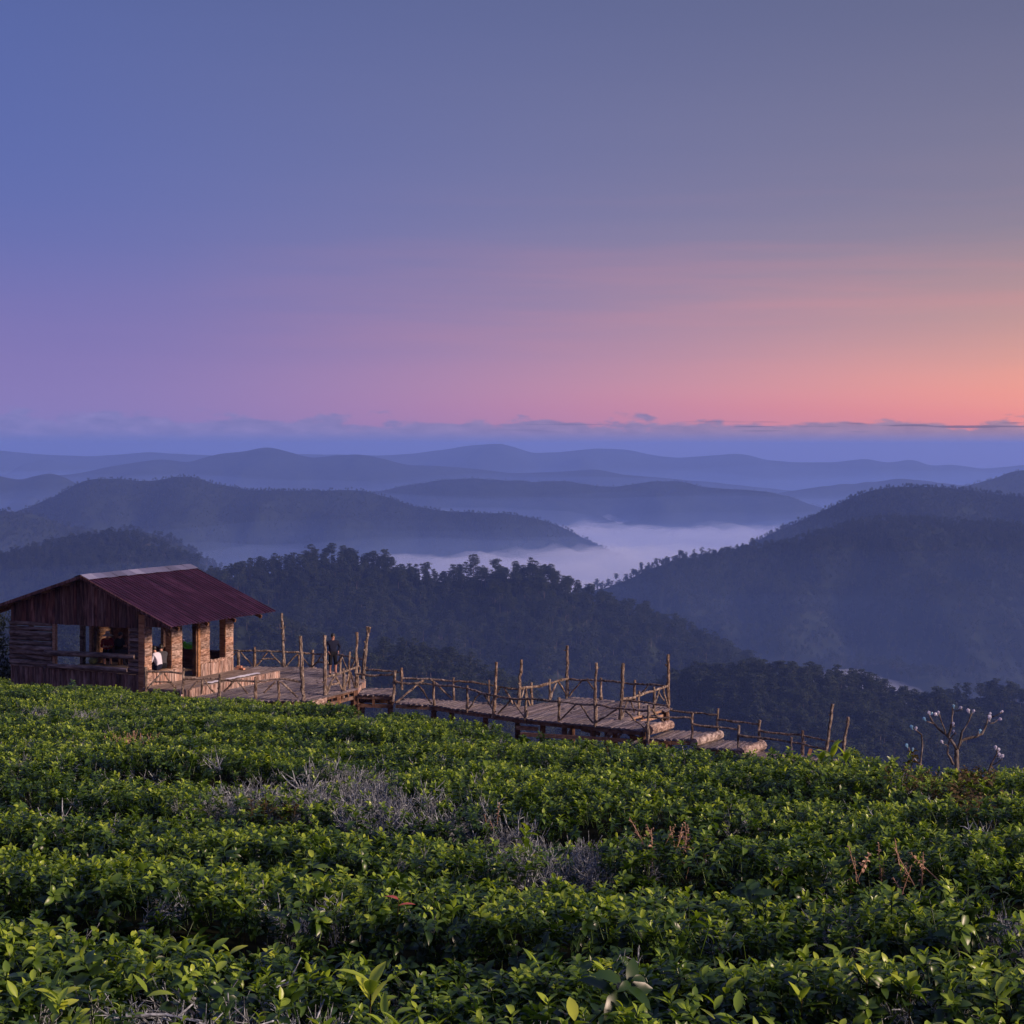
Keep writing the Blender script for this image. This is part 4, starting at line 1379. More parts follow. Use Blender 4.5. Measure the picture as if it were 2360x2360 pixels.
# the log closing the platform end belongs to the walkway
o = np.array(walk.location)
wander_log('step_log', M['steplog'], walk, P(1495, 1682, 59.9) - o, P(1546, 1670, 61.5) - o, .17, 6, .02, .1, 11, .05)
posts(step_o[0], Sb, [(1655, 1632.5, 1653, 1688, .05)])
rails(step_o[0], Sb, [[(1544, 1636), (1585, 1641.5), (1653, 1647)]], .042)
rails(step_o[0], Wf, [[(1494, 1653), (1544, 1654.5), (1594, 1654.5)]], .04)
posts(step_o[0], Wf, [(1596, 1643, 1593.5, 1720, .055)])
posts(step_o[1], Sb, [(1751.5, 1659.5, 1748.5, 1710, .055)])
rails(step_o[1], Sb, [[(1656, 1659.5), (1702, 1663.5), (1749, 1668.5)]], .042)
rails(step_o[1], Wf, [[(1596, 1668.5), (1645, 1676.5), (1701, 1681.6)]], .042)
posts(step_o[1], Wf, [(1702.5, 1671, 1701, 1745, .055)])
rails(step_o[2], Sb, [[(1751, 1684), (1816, 1693), (1848, 1693)], [(1848, 1694), (1904, 1707), (1944, 1710)]], .042)
posts(step_o[2], Sb, [(1849.5, 1684, 1849.5, 1744, .055), (1954, 1652, 1940, 1760, .062)])
rails(step_o[2], Wf, [[(1703, 1696), (1759, 1701), (1823, 1711)], [(1823, 1711), (1870, 1719), (1904, 1726)]], .042)
posts(step_o[2], Wf, [(1824, 1698.5, 1823, 1752, .055), (1919, 1622, 1901, 1758, .07)])
wb_ = MB(); c = P(1864, 1742, 58.9)
wb_.bar((0, 0, 0), (.07, 0, .24), .12, .03, (0, 1, 0)); so = wb_.build('board_offcut', M['plank'], label='small pale board offcut standing on the lowest step', cat='board')
so.location = tuple(c)

# ------------------------------------------------------------------ people
def person(loc, rz, label, joints, radii, edges, zones, mats, hair=None, extras=None, scale=1.0):
    """one continuous skinned body; zones: list of (joint names, material index) decide clothing colour"""
    names = list(joints)
    me = bpy.data.meshes.new('body')
    me.from_pydata([joints[n] for n in names], [(names.index(a), names.index(b)) for a, b in edges], [])
    tmp = bpy.data.objects.new('body_skeleton', me)
    COL.objects.link(tmp)
    md = tmp.modifiers.new('skin', 'SKIN')
    md.use_smooth_shade = True
    lay = me.skin_vertices[0].data if len(me.skin_vertices) else None
    if lay is None:
        bm = bmesh.new(); bm.from_mesh(me); bm.verts.layers.skin.verify(); bm.to_mesh(me); bm.free(); lay = me.skin_vertices[0].data
    for i, n in enumerate(names):
        r = radii[n]
        lay[i].radius = r if isinstance(r, tuple) else (r, r)
        lay[i].use_root = (n == 'pelvis')
    sb_ = tmp.modifiers.new('sub', 'SUBSURF'); sb_.levels = 2; sb_.render_levels = 2
    dg = bpy.context.evaluated_depsgraph_get()
    ev = bpy.data.meshes.new_from_object(tmp.evaluated_get(dg))
    bpy.data.objects.remove(tmp)
    ev.materials.clear()
    for m in mats: ev.materials.append(M[m])
    J = {n: np.array(p) for n, p in joints.items()}
    rr_ = lambda n: radii[n] if not isinstance(radii[n], tuple) else max(radii[n])
    cen = np.zeros(len(ev.polygons) * 3, np.float32); ev.polygons.foreach_get('center', cen); cen = cen.reshape(-1, 3)
    best = np.full(len(cen), 9.0); mi = np.zeros(len(cen), np.int32)
    for a, b in edges:
        A_, B_ = J[a], J[b]; ab = B_ - A_
        t = np.clip((cen - A_) @ ab / max(ab @ ab, 1e-9), 0, 1)
        dd = np.linalg.norm(cen - A_ - ab * t[:, None], axis=1) - (rr_(a) * (1 - t) + rr_(b) * t)
        k = dd < best
        best[k] = dd[k]; mi[k] = np.where(t[k] < .5, zones.get(a, 0), zones.get(b, 0))
    ev.polygons.foreach_set('material_index', mi)
    ev.polygons.foreach_set('use_smooth', [True] * len(ev.polygons))
    root = thing('person', loc, label, 'person', rz=rz)
    root.scale = (scale,) * 3
    link('body', ev, root)
    hd = J['head']
    if hair:
        mb = MB(); mb.ell((hd[0], hd[1] + .018, hd[2] + .035), (.088, .1, .1), 12, 8, .04)
        mb.build('hair', M['hair'], root, smooth=True)
    fc = MB()
    for sx in (-1, 1):
        fc.ell((hd[0] + sx * .032, hd[1] - .088, hd[2] + .005), (.011, .008, .008), 6, 4)
    fc.build('eyes', M['hair'], root, smooth=True)
    if extras: extras(root, J)
    return root


def hands(j, r, e, side, wrist, fwd, out):
    """palm, four fingers and a thumb"""
    w_ = np.array(wrist); f_ = np.array(fwd, float); f_ /= np.linalg.norm(f_); o_ = np.array(out, float); o_ /= np.linalg.norm(o_)
    pn = 'palm' + side
    j[pn] = tuple(w_ + f_ * .06); r[pn] = (.036, .022)
    e.append(('wrist' + side, pn))
    for k, (q, L) in enumerate(((-.03, .075), (-.01, .085), (.01, .08), (.03, .065))):
        a, b = 'f%d%s' % (k, side), 'g%d%s' % (k, side)
        j[a] = tuple(w_ + f_ * .105 + o_ * q); j[b] = tuple(w_ + f_ * (.105 + L * .75) + o_ * q * 1.1 + np.array([0, 0, -.022]))
        r[a] = .010; r[b] = .008
        e += [(pn, a), (a, b)]
    a = 'th' + side
    j[a] = tuple(w_ + f_ * .07 + o_ * .062); r[a] = .010
    e.append((pn, a))


def standing(loc, rz, label):
    j = {'pelvis': (0, 0, .88), 'waist': (0, 0, 1.02), 'chest': (0, .01, 1.24), 'neck': (0, .01, 1.40), 'head0': (0, -.005, 1.47), 'head': (0, -.015, 1.55), 'crown': (0, -.005, 1.63), 'nose': (0, -.112, 1.535)}
    r = {'pelvis': (.155, .11), 'waist': (.15, .105), 'chest': (.175, .115), 'neck': .055, 'head0': .065, 'head': (.078, .092), 'crown': .055, 'nose': .012}
    e = [('pelvis', 'waist'), ('waist', 'chest'), ('chest', 'neck'), ('neck', 'head0'), ('head0', 'head'), ('head', 'crown'), ('head', 'nose')]
    z = {'pelvis': 2, 'waist': 0, 'chest': 0, 'neck': 1, 'head0': 1, 'head': 1, 'crown': 1, 'nose': 1}
    for s, n in ((-1, 'L'), (1, 'R')):
        j.update({'sh' + n: (s * .19, .01, 1.33), 'el' + n: (s * .33, .09, 1.09), 'wrist' + n: (s * .215, -.02, .93), 'hip' + n: (s * .09, 0, .82), 'kn' + n: (s * .11, -.02, .47), 'sock' + n: (s * .115, 0, .36), 'an' + n: (s * .12, .02, .08),
                  'heel' + n: (s * .12, .06, .045), 'toe' + n: (s * .135, -.16, .04)})
        r.update({'sh' + n: .068, 'el' + n: .05, 'wrist' + n: .036, 'hip' + n: .098, 'kn' + n: .075, 'sock' + n: .056, 'an' + n: .042, 'heel' + n: .045, 'toe' + n: (.045, .032)})
        e += [('chest', 'sh' + n), ('sh' + n, 'el' + n), ('el' + n, 'wrist' + n), ('pelvis', 'hip' + n), ('hip' + n, 'kn' + n), ('kn' + n, 'sock' + n), ('sock' + n, 'an' + n), ('an' + n, 'heel' + n), ('an' + n, 'toe' + n)]
        z.update({'sh' + n: 0, 'el' + n: 0, 'wrist' + n: 0, 'hip' + n: 2, 'kn' + n: 2, 'sock' + n: 1, 'an' + n: 1, 'heel' + n: 3, 'toe' + n: 3, 'palm' + n: 1, 'th' + n: 1})
        for k in range(4): z['f%d%s' % (k, n)] = 1; z['g%d%s' % (k, n)] = 1
        hands(j, r, e, n, j['wrist' + n], (-s * .25, -.9, -.25), (s * .2, 0, 1))
    return person(loc, rz, label, j, r, e, z, ['cloth_navy', 'skin', 'cloth_black', 'cloth_black'], hair=True, scale=1.0)


def seated(loc, rz, label, top, legs, lean=.12, hat=False, sleeve=True, head_turn=0.0, bare_leg=False, extra=None):
    # seat surface at z = 0
    j = {'pelvis': (0, 0, .11), 'waist': (0, -.02, .27), 'chest': (0, -.02 - lean * .7, .48), 'neck': (0, -.03 - lean * 1.25, .64), 'head0': (0, -.05 - lean * 1.4, .70), 'head': (0, -.07 - lean * 1.55, .77), 'crown': (0, -.06 - lean * 1.5, .85)}
    hy = j['head'][1]
    j['nose'] = (0, hy - .097, .75)
    r = {'pelvis': (.165, .12), 'waist': (.155, .115), 'chest': (.175, .12), 'neck': .055, 'head0': .065, 'head': (.078, .092), 'crown': .055, 'nose': .012}
    e = [('pelvis', 'waist'), ('waist', 'chest'), ('chest', 'neck'), ('neck', 'head0'), ('head0', 'head'), ('head', 'crown'), ('head', 'nose')]
    z = {'pelvis': 2, 'waist': 0, 'chest': 0, 'neck': 1, 'head0': 1, 'head': 1, 'crown': 1, 'nose': 1}
    for s, n in ((-1, 'L'), (1, 'R')):
        j.update({'sh' + n: (s * .19, -.02 - lean, .57), 'el' + n: (s * .24, -.08 - lean, .31), 'wrist' + n: (s * .09, -.30 - lean, .33), 'hip' + n: (s * .1, -.05, .09), 'kn' + n: (s * .12, -.46, .08), 'an' + n: (s * .12, -.44, -.36),
                  'heel' + n: (s * .12, -.40, -.40), 'toe' + n: (s * .13, -.60, -.41)})
        r.update({'sh' + n: .07, 'el' + n: .052, 'wrist' + n: .036, 'hip' + n: .1, 'kn' + n: .075, 'an' + n: .045, 'heel' + n: .045, 'toe' + n: (.045, .03)})
        e += [('chest', 'sh' + n), ('sh' + n, 'el' + n), ('el' + n, 'wrist' + n), ('pelvis', 'hip' + n), ('hip' + n, 'kn' + n), ('kn' + n, 'an' + n), ('an' + n, 'heel' + n), ('an' + n, 'toe' + n)]
        z.update({'sh' + n: 0, 'el' + n: 0, 'wrist' + n: 0 if sleeve else 1, 'hip' + n: 2, 'kn' + n: 2, 'an' + n: 1 if bare_leg else 2, 'heel' + n: 3, 'toe' + n: 3, 'palm' + n: 1, 'th' + n: 1})
        for k in range(4): z['f%d%s' % (k, n)] = 1; z['g%d%s' % (k, n)] = 1
        hands(j, r, e, n, j['wrist' + n], (-s * .5, -.8, .1), (0, .2, 1))
    z['hipL'] = z['hipR'] = 2

    def ex(root, J):
        if hat:
            c = J['head']
            mb = MB()
            n = 16
            rings = [(.0, .155), (.06, .15), (.085, .09), (.095, .03), (.24, -.035)]
            for rr, zz in rings:
                for k in range(n):
                    a = 6.283 * k / n
                    mb.v.append((c[0] + rr * math.cos(a), c[1] + rr * math.sin(a), c[2] + zz + .02))
            for i in range(len(rings) - 1):
                for k in range(n):
                    k2 = (k + 1) % n
                    mb.f.append((i * n + k, i * n + k2, (i + 1) * n + k2, (i + 1) * n + k))
            ho = mb.build('hat', M['hat'], root, smooth=True)
            hb = MB(); hb.tube([(c[0] + .094 * math.cos(6.283 * k / 16), c[1] + .094 * math.sin(6.283 * k / 16), c[2] + .062) for k in range(17)], .012, 5, caps=False)
            hb.build('hat_band', M['cloth_black'], ho)
        if extra: extra(root, J)
    return person(loc, rz, label, j, r, e, z, [top, 'skin', legs, 'black_plastic'], hair=True, extras=ex)


mp = PZ(767, 1556.5, ZD)
standing((mp[0], mp[1], ZD + .012), R(25), 'person standing on the deck in dark long-sleeved top and shorts')


q = hutp(0.10, .86, .487)
seated(q, R(-112), 'person in white shirt seated on the hut sill looking down', 'shirt_white', 'cloth_navy', .12)
q = hutp(0.22, 1.2, .487)
seated(q, R(-150), 'person in dark grey jacket seated behind the white shirt', 'cloth_grey', 'cloth_black', .1)
q = hutp(5.66, 4.5, .412)
seated(q, R(15), 'person in red vest and pale brimmed hat seated inside hut', 'cloth_red', 'cloth_black', .14, hat=True, sleeve=False, bare_leg=True)
q = hutp(5.2, 4.6, .412)
seated(q, R(60), 'dark haired person in black sitting beside the pale hat', 'cloth_black', 'cloth_grey', .05)

# ------------------------------------------------------------------ small things on hut, porch and deck
ct = hutp(1.55, GL - .28, 0)
counter = thing('counter', ct, 'dark red-brown counter inside the hut beneath the green bag', 'counter', rz=-TH)
piece('counter_top', M['counter'], counter, (-1.1, 1.2, -.22, .1, .70, .745))
piece('panel', M['counter'], counter, (-1.05, 1.15, -.16, -.12, .02, .33))
piece('panel', M['counter'], counter, (-1.05, 1.15, -.16, -.12, .36, .69))
gb = MB()
gb.ell((0, 0, .13), (.34, .22, .14), 16, 9, .13)
gb.v = [(x, y, max(z, .0)) for x, y, z in gb.v]
gb.ell((-.3, 0, .17), (.09, .08, .12), 8, 5, .2)
g_ = gb.build('plastic_bag', M['bag_green'], None, False, label='bright green plastic bag lying on the counter', cat='bag')
g_.location = tuple(hutp(1.84, GL - .34, .746)); g_.rotation_euler = (0, 0, -TH)
bt = thing('flask', hutp(2.2, GL - .36, .746), 'small dark flask with silver cap beside the green bag', 'flask')
mb = MB(); mb.tube([(0, 0, 0), (0, 0, .2), (0, 0, .24)], [.065, .065, .05], 12); mb.build('flask_body', M['black_plastic'], bt, True)
mb = MB(); mb.tube([(0, 0, .242), (0, 0, .36), (0, 0, .375)], [.06, .06, .045], 12); mb.build('flask_cap', M['metal_can'], bt, True)
ml = MB(); ml.ell((0, 0, .17), (.2, .2, .17), 14, 9, .02)
m_ = ml.build('melon', M['rind'], None, True, label='mottled green melon on the hut floor near bare legs', cat='melon')
m_.location = tuple(hutp(6.0, 4.05, .0))
# bricks by the last pillar
for k, (s_, t_, z_) in enumerate(((-.12, 5.42, .0), (-.36, 5.46, .0), (-.22, 5.44, .075))):
    mb = MB(); mb.box(-.1, .1, -.05, .05, 0, .07)
    mb.v = [tuple(c + random.uniform(-.004, .004) for c in v) for v in mb.v]
    b = mb.build('brick', M['brick'], None, label=('clay brick beside the last bark pillar, against the wall', 'clay brick beside the last bark pillar, nearest the porch edge', 'clay brick lying on top of the other two bricks')[k], cat='brick', group='loose bricks on the porch')
    b.location = tuple(hutp(s_, t_, z_)); b.rotation_euler = (0, 0, -TH + random.uniform(-.3, .3))
pm = MB()
n = 24
for i in range(n + 1):
    for x in (-.14, -.04, .06, .14):
        pm.v.append((x + random.uniform(-.01, .01), -1.6 + 3.2 * i / n, random.uniform(.008, .03)))
for i in range(n):
    for k in range(3): pm.f.append((i * 4 + k, i * 4 + k + 1, i * 4 + 5 + k, i * 4 + 4 + k))
pm_o = pm.build('plastic_sheet', M['paper'], None, True, label='long narrow white sheet lying along the porch edge', cat='sheet')
pm_o.location = tuple(hutp(-1.56, 3.2, .0)); pm_o.rotation_euler = (0, 0, -TH)

# ------------------------------------------------------------------ tea
def leaf_geo(mb, ages, base, dirv, up, L, W, curl, fold, age):
    """one blade: folded along the midrib and bent back; 8 quads"""
    dirv = dirv / np.linalg.norm(dirv)
    side = np.cross(dirv, up); side /= np.linalg.norm(side) + 1e-9
    nrm = np.cross(side, dirv)
    o = len(mb.v)
    prof = [0.15, 0.85, 1.0, 0.7, 0.04]
    p = np.array(base, float); d = dirv.copy()
    for k in range(5):
        wv = W * .5 * prof[k]
        mb.v += [tuple(p + side * wv + nrm * wv * fold), tuple(p), tuple(p - side * wv + nrm * wv * fold)]
        ages += [age] * 3
        d = d - nrm * curl; d /= np.linalg.norm(d)
        nrm = np.cross(side, d)
        p = p + d * L / 4
    for k in range(4):
        a = o + k * 3
        mb.f += [(a, a + 1, a + 4, a + 3), (a + 1, a + 2, a + 5, a + 4)]


def shoot_mesh(name, seed, mat, n, size, young, spread=1.0, stem=.13, stemmat=None):
    r = np.random.default_rng(seed)
    mb = MB(); ages = []
    top = np.array([r.uniform(-.03, .03), r.uniform(-.03, .03), stem])
    ang = r.uniform(0, 6.28)
    for k in range(n):
        q = (k + .5) / n                       # 0 low, 1 tip
        ang += 2.4 + r.uniform(-.4, .4)
        el_ = (0.25 + 0.95 * q ** 1.2) + r.uniform(-.25, .25)
        el_ = el_ / spread
        d = np.array([math.cos(ang) * math.cos(el_), math.sin(ang) * math.cos(el_), math.sin(el_)])
        L = size * (1.15 - .55 * q) * r.uniform(.75, 1.2)
        base = top * (0.25 + .75 * q)
        age = np.clip(young * (0.25 + 0.75 * q) + r.uniform(-.16, .16), 0, 1)
        leaf_geo(mb, ages, base, d, np.array([0, 0, 1.0]) + r.normal(0, .15, 3), L, L * r.uniform(.42, .54), r.uniform(.05, .34), r.uniform(.15, .5), age)
    o = len(mb.v)
    mb.tube([(0, 0, -.08), tuple(top * .6), tuple(top)], [.0035, .003, .002], 3, caps=False)
    ages += [.35] * (len(mb.v) - o)
    me = mb.mesh(name, M[mat], True)
    set_age(me, ages)
    return me


def twig_mesh(seed, dense=1):
    r = random.Random(seed)
    mb = MB()
    for k in range(9 * dense):
        a = r.uniform(0, 6.28); tilt = r.uniform(.1, 1.35)
        p = np.array([r.uniform(-.05, .05), r.uniform(-.05, .05), -.12])
        d = np.array([math.cos(a) * math.sin(tilt), math.sin(a) * math.sin(tilt), math.cos(tilt)])
        L = r.uniform(.14, .3)
        pts = [p]
        for q in range(3):
            d = d + np.array([r.uniform(-.6, .6) for _ in range(3)]) + np.array([0, 0, .12]); d /= np.linalg.norm(d)
            pts.append(pts[-1] + d * L / 3)
        w0 = r.uniform(.0028, .0055)
        mb.tube(pts, [w0, w0 * .85, w0 * .7, w0 * .45], 4, .2)
        for q in (1, 2):
            for _ in range(r.randint(1, 3)):
                d2 = d + np.array([r.uniform(-1, 1) for _ in range(3)]); d2 /= np.linalg.norm(d2)
                e_ = pts[q] + d2 * r.uniform(.03, .09)
                mb.tube([pts[q], (pts[q] + e_) / 2 + np.array([0, 0, r.uniform(-.006, .01)]), e_], [w0 * .6, w0 * .5, w0 * .3], 3, .2)
    return mb.mesh('twigs', M['twig'])


SH = []
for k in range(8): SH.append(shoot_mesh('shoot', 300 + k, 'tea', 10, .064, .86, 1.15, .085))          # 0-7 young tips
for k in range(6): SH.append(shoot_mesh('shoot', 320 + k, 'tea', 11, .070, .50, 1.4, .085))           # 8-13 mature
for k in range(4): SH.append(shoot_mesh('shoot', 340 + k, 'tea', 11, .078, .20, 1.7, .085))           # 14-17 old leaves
for k in range(3): SH.append(shoot_mesh('shoot', 360 + k, 'teabrown', 7, .07, .8, 1.3))   # 18-20 dry brown
for k in range(3): SH.append(shoot_mesh('shoot', 370 + k, 'tearose', 12, .028, .8, 1.1, .16))   # 21-23 dry flower heads
for k in range(5): SH.append(twig_mesh(380 + k))                                          # 24-28 lichened twigs
TEA = source_collection('tea_source', SH)

# bare and dry places, as ellipses in the photograph: cx, cy, rx, ry, kind
PATCH = [(745, 1800, 200, 42, 't'), (930, 1850, 140, 36, 't'), (1190, 1905, 150, 26, 't'), (1270, 1962, 160, 34, 't'), (480, 2330, 390, 95, 't'), (330, 1775, 120, 14, 't'), (75, 1637, 40, 6, 't'), (195, 1642, 40, 6, 't'),
         (370, 2050, 75, 26, 't'), (700, 2065, 90, 22, 't'), (1690, 2010, 70, 20, 't'), (2310, 2090, 70, 44, 't'), (1920, 2080, 50, 18, 't'), (540, 1815, 60, 18, 't'), 
         (2180, 1800, 110, 34, 'b'), (2080, 1775, 50, 14, 'b'), (2250, 1835, 70, 16, 'b'), (620, 1860, 70, 30, 'b'), (1540, 1905, 80, 34, 'r'), (300, 1700, 60, 14, 'r'), (2060, 1990, 110, 24, 'r'), (1300, 1870, 40, 20, 'r'), (1150, 1880, 26, 14, 'r')]

ROWLAB = ['tea hedge nearest the camera along the bottom edge, half bare grey branches', 'second tea hedge up from the bottom edge, dark and shaded',
          'third tea hedge up from the bottom edge, with the red leaf', 'fourth tea hedge up from the bottom, glossy green with bare grey middle',
          'fifth tea hedge up from the bottom, behind the bare grey branches', 'sixth tea hedge up, with the large bleached patch of dead twigs',
          'seventh tea hedge up, its dark flank below the sapling with bags', 'eighth tea hedge up, just under the stepped end of the walkway',
          'tea hedge in front of the viewing platform', 'tea hedge in front of the footbridge', 'tea hedge just below the hut deck railing', 'farthest tea hedge, against the hut skirting']

nrow = len(ROWS) - 1
acc = {k: [[], [], [], []] for k in range(nrow)}
r = np.random.default_rng(11)


def normals(x, y, e=.05):
    zx = (canopy(x + e, y) - canopy(x - e, y)) / (2 * e); zy = (canopy(x, y + e) - canopy(x, y - e)) / (2 * e)
    return zx, zy


for d0, d1, dens_, sc_ in ((3.4, 6.5, 480, .95), (6.5, 10, 420, .95), (10, 16, 320, .96), (16, 26, 270, 1.0), (26, 40, 210, 1.12), (40, 63, 150, 1.3)):
    hw = lambda d: .345 * d + .3
    area = (hw(d0) + hw(d1)) * (d1 - d0)
    n = int(area * dens_ * 1.35)
    y = np.sqrt(r.uniform(d0 ** 2, d1 ** 2, n)); x = r.uniform(-1, 1, n) * hw(y)
    zx, zy = normals(x, y)
    st = np.sqrt(1 + zx ** 2 + zy ** 2)
    keep = r.random(n) < np.clip(st / 1.9, .52, 1)
    keep &= (y < crest_d(x / y) + 2.2) & (y + .22 * x < 70)
    hp = np.stack([x - CX, y - CY], 1)
    # leave out the hut and deck footprint
    tt = hp @ np.array([BX, BY]); ss = hp @ np.array([-BY, BX])
    keep &= ~((tt > -.25) & (ss > -2.2) & (ss < 7.0))
    keep &= ~((y > 62.2) & (x > -13.4))
    x, y, zx, zy = x[keep], y[keep], zx[keep], zy[keep]
    n = len(x)
    z = canopy(x, y)
    px = 1180 + F * x / y; py = H - F * z / y
    kind = np.full(n, 'g', dtype='<U1')
    wj = 1 + .5 * fbm(x * 2.1, y * 2.1, 2)
    for cx_, cy_, rx_, ry_, kd in PATCH:
        q = ((px - cx_) / rx_) ** 2 + ((py - cy_) / ry_) ** 2
        q = q * wj
        pr = {'t': .66, 'b': .34, 'r': .3}[kd]
        kind[(q < 1) & (r.random(n) < pr * np.clip(1.6 - q, 0, 1))] = kd
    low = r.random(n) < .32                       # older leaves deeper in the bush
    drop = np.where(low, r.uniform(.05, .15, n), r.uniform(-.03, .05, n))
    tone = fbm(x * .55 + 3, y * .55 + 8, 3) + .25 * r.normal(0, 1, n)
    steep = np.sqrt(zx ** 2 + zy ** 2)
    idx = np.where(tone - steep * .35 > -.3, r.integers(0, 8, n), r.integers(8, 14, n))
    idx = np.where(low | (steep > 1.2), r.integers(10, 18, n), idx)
    idx = np.where(kind == 'b', r.integers(18, 21, n), idx)
    idx = np.where(kind == 'r', r.integers(21, 24, n), idx)
    idx = np.where(kind == 't', r.integers(24, 29, n), idx)
    sparse = (~low) & (r.random(n) < .008)
    idx = np.where((r.random(n) < .012) & (kind == 'g'), r.integers(24, 29, n), idx)
    pos = np.stack([x, y, z - .085 * sc_ - drop - np.where(kind == 't', .02, 0)], 1)
    tx = np.arctan2(-zy * .35, 1) * -1 + r.normal(0, .28, n); ty = np.arctan2(-zx * .35, 1) + r.normal(0, .28, n)
    rot = np.stack([tx, ty, r.uniform(0, 6.28, n)], 1)
    scl = sc_ * r.uniform(.72, 1.15, n) * np.where(sparse, 1.5, 1.0) * np.where((idx >= 24) & (y < 9), .6, .85)
    pos[:, 2] += np.where(sparse, .07, 0)
    v = rowv(x, y)
    ri = np.clip(np.searchsorted(ROWS, v) - 1, 0, nrow - 1)
    for k in range(nrow):
        m_ = ri == k
        for q, arr in enumerate((pos[m_], rot[m_], scl[m_], idx[m_])): acc[k][q].append(arr)

hedges = []
for k in range(nrow):
    pos, rot, scl, idx = [np.concatenate(q) for q in acc[k]]
    if not len(pos): hedges.append(None); continue
    hd = thing('tea_hedge', (0, (ROWS[k] + ROWS[k + 1]) / 2, float(ground(np.array([0.]), np.array([(ROWS[k] + ROWS[k + 1]) / 2]))[0]) - .8), ROWLAB[k], 'hedge', 'rows of tea')
    hedges.append(hd)
    o3 = np.array(hd.location)
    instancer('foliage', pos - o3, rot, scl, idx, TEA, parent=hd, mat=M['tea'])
    # twiggy inside of the row
    ya, yb = ROWS[k], ROWS[k + 1]
    ny = int(np.clip((yb - ya) / .09, 12, 90))
    nx = 110
    u_ = np.linspace(-1, 1, nx)
    V = np.zeros((ny, nx, 3))
    for i, q in enumerate(np.linspace(ya, yb, ny)):
        wx = u_ * (.36 * q + .6)
        yy = q - .22 * wx
        for _ in range(3): yy = yy - (rowv(wx, yy) - q)
        yy = np.maximum(yy, .5)
        V[i, :, 0] = wx; V[i, :, 1] = yy
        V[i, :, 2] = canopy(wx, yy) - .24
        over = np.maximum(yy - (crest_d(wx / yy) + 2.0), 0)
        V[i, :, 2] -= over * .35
    lim = V[:, :, 1] > 63.0
    V[:, :, 1] = np.minimum(V[:, :, 1], 63.2)
    sv = V - o3
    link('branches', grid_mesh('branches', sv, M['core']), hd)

# the largest single leaves of the two nearest rows
near_leaves = []
for k in range(6):
    mb = MB(); ages = []
    rr = np.random.default_rng(500 + k)
    leaf_geo(mb, ages, (0, 0, 0), np.array([0, 1.0, 0]), np.array([0, 0, 1.0]), 1.0, rr.uniform(.36, .44), rr.uniform(.03, .22), rr.uniform(.15, .45), rr.uniform(.45, 1.0))
    me = mb.mesh('leaf', M['tea'], True); set_age(me, ages); near_leaves.append(me)
cnt = 0
while cnt < 280:
    d = random.uniform(3.75, 6.4); x = random.uniform(-.31, .31) * d
    xa, ya = np.array([x]), np.array([d])
    z = float(canopy(xa, ya)[0])
    py = H - F * z / d; px = 1180 + F * x / d
    if py > 2420: continue
    if any(((px - c[0]) / c[2]) ** 2 + ((py - c[1]) / c[3]) ** 2 < .8 for c in PATCH) and random.random() < .8: continue
    k = int(np.clip(np.searchsorted(ROWS, float(rowv(xa, ya)[0])) - 1, 0, nrow - 1))
    hd = hedges[k]
    nl = random.choice((2, 3, 3, 4))
    az0 = random.uniform(0, 6.28)
    for q in range(nl):
        o = link('leaf', random.choice(near_leaves), hd)
        L = random.uniform(.045, .072)
        o.scale = (L, L, L)
        o.location = (x - hd.location[0], d - hd.location[1], z - .03 + q * .012 - hd.location[2])
        o.rotation_euler = (random.uniform(.25, 1.1), random.uniform(-.3, .3), az0 + q * 2.3 + random.uniform(-.3, .3))
        cnt += 1


def at_canopy(px, py):
    """first point of the tea surface that a photo pixel looks at"""
    d = np.linspace(3.5, 60, 3000)
    x = (px - 1180) / F * d
    zz = canopy(x, d)
    hit = np.nonzero(-(py - H) / F * d < zz)[0]
    i = hit[0] if len(hit) else len(d) - 1
    return float(x[i]), float(d[i]), float(zz[i])


def hero_leaf(px, py, size, n, mat=None, elev=(.4, 1.1), stem=.1, label=None):
    x, d, z = at_canopy(px, py)
    z -= .09
    k = int(np.clip(np.searchsorted(ROWS, float(rowv(np.array([x]), np.array([d]))[0])) - 1, 0, nrow - 1))
    hd = hedges[k]
    o3 = np.array(hd.location)
    st = MB(); st.tube([np.array((x, d, z - .2)) - o3, np.array((x + .01, d, z + stem)) - o3], [.003, .002], 5)
    st.build('stem', M['teabrown'], hd)
    for q in range(n):
        mb = MB(); ages = []
        az_ = q * 2.4 + random.uniform(-.3, .3); el_ = random.uniform(*elev)
        leaf_geo(mb, ages, np.array((x + .01, d, z + stem * (.5 + .5 * (q + 1) / n))) - o3, np.array([math.cos(az_) * math.cos(el_), math.sin(az_) * math.cos(el_), math.sin(el_)]), np.array([0, 0, 1.0]),
                 size * random.uniform(.8, 1.1), size * .38, .1, .3, random.uniform(.75, 1.0))
        me = mb.mesh('leaf', M[mat or 'tea'], True); set_age(me, ages)
        link('leaf', me, hd, label=label)


hero_leaf(912, 2080, .075, 2, 'tealeaf_red', elev=(.1, .5), stem=.10, label='single red leaf')
hero_leaf(846, 2330, .10, 5, elev=(.5, 1.2), stem=.16)
for px, py, s_, n_ in ((1915, 1752, .16, 6), (1890, 1754, .13, 5), (1945, 1756, .14, 5), (1858, 1756, .10, 4), (2254, 1768, .15, 5), (2270, 1768, .11, 4), (2312, 1768, .10, 4), (1600, 1722, .08, 4), (1282, 1680, .09, 5), (1780, 2040, .08, 4),
                         (1990, 2260, .075, 3), (2090, 2270, .08, 4), (1840, 2310, .08, 3), (2290, 2300, .08, 4), (560, 2080, .075, 4), (1460, 1880, .07, 4), (1230, 1960, .07, 3)):
    hero_leaf(px, py, s_, n_, elev=(.3, 1.25), stem=s_ * .9)

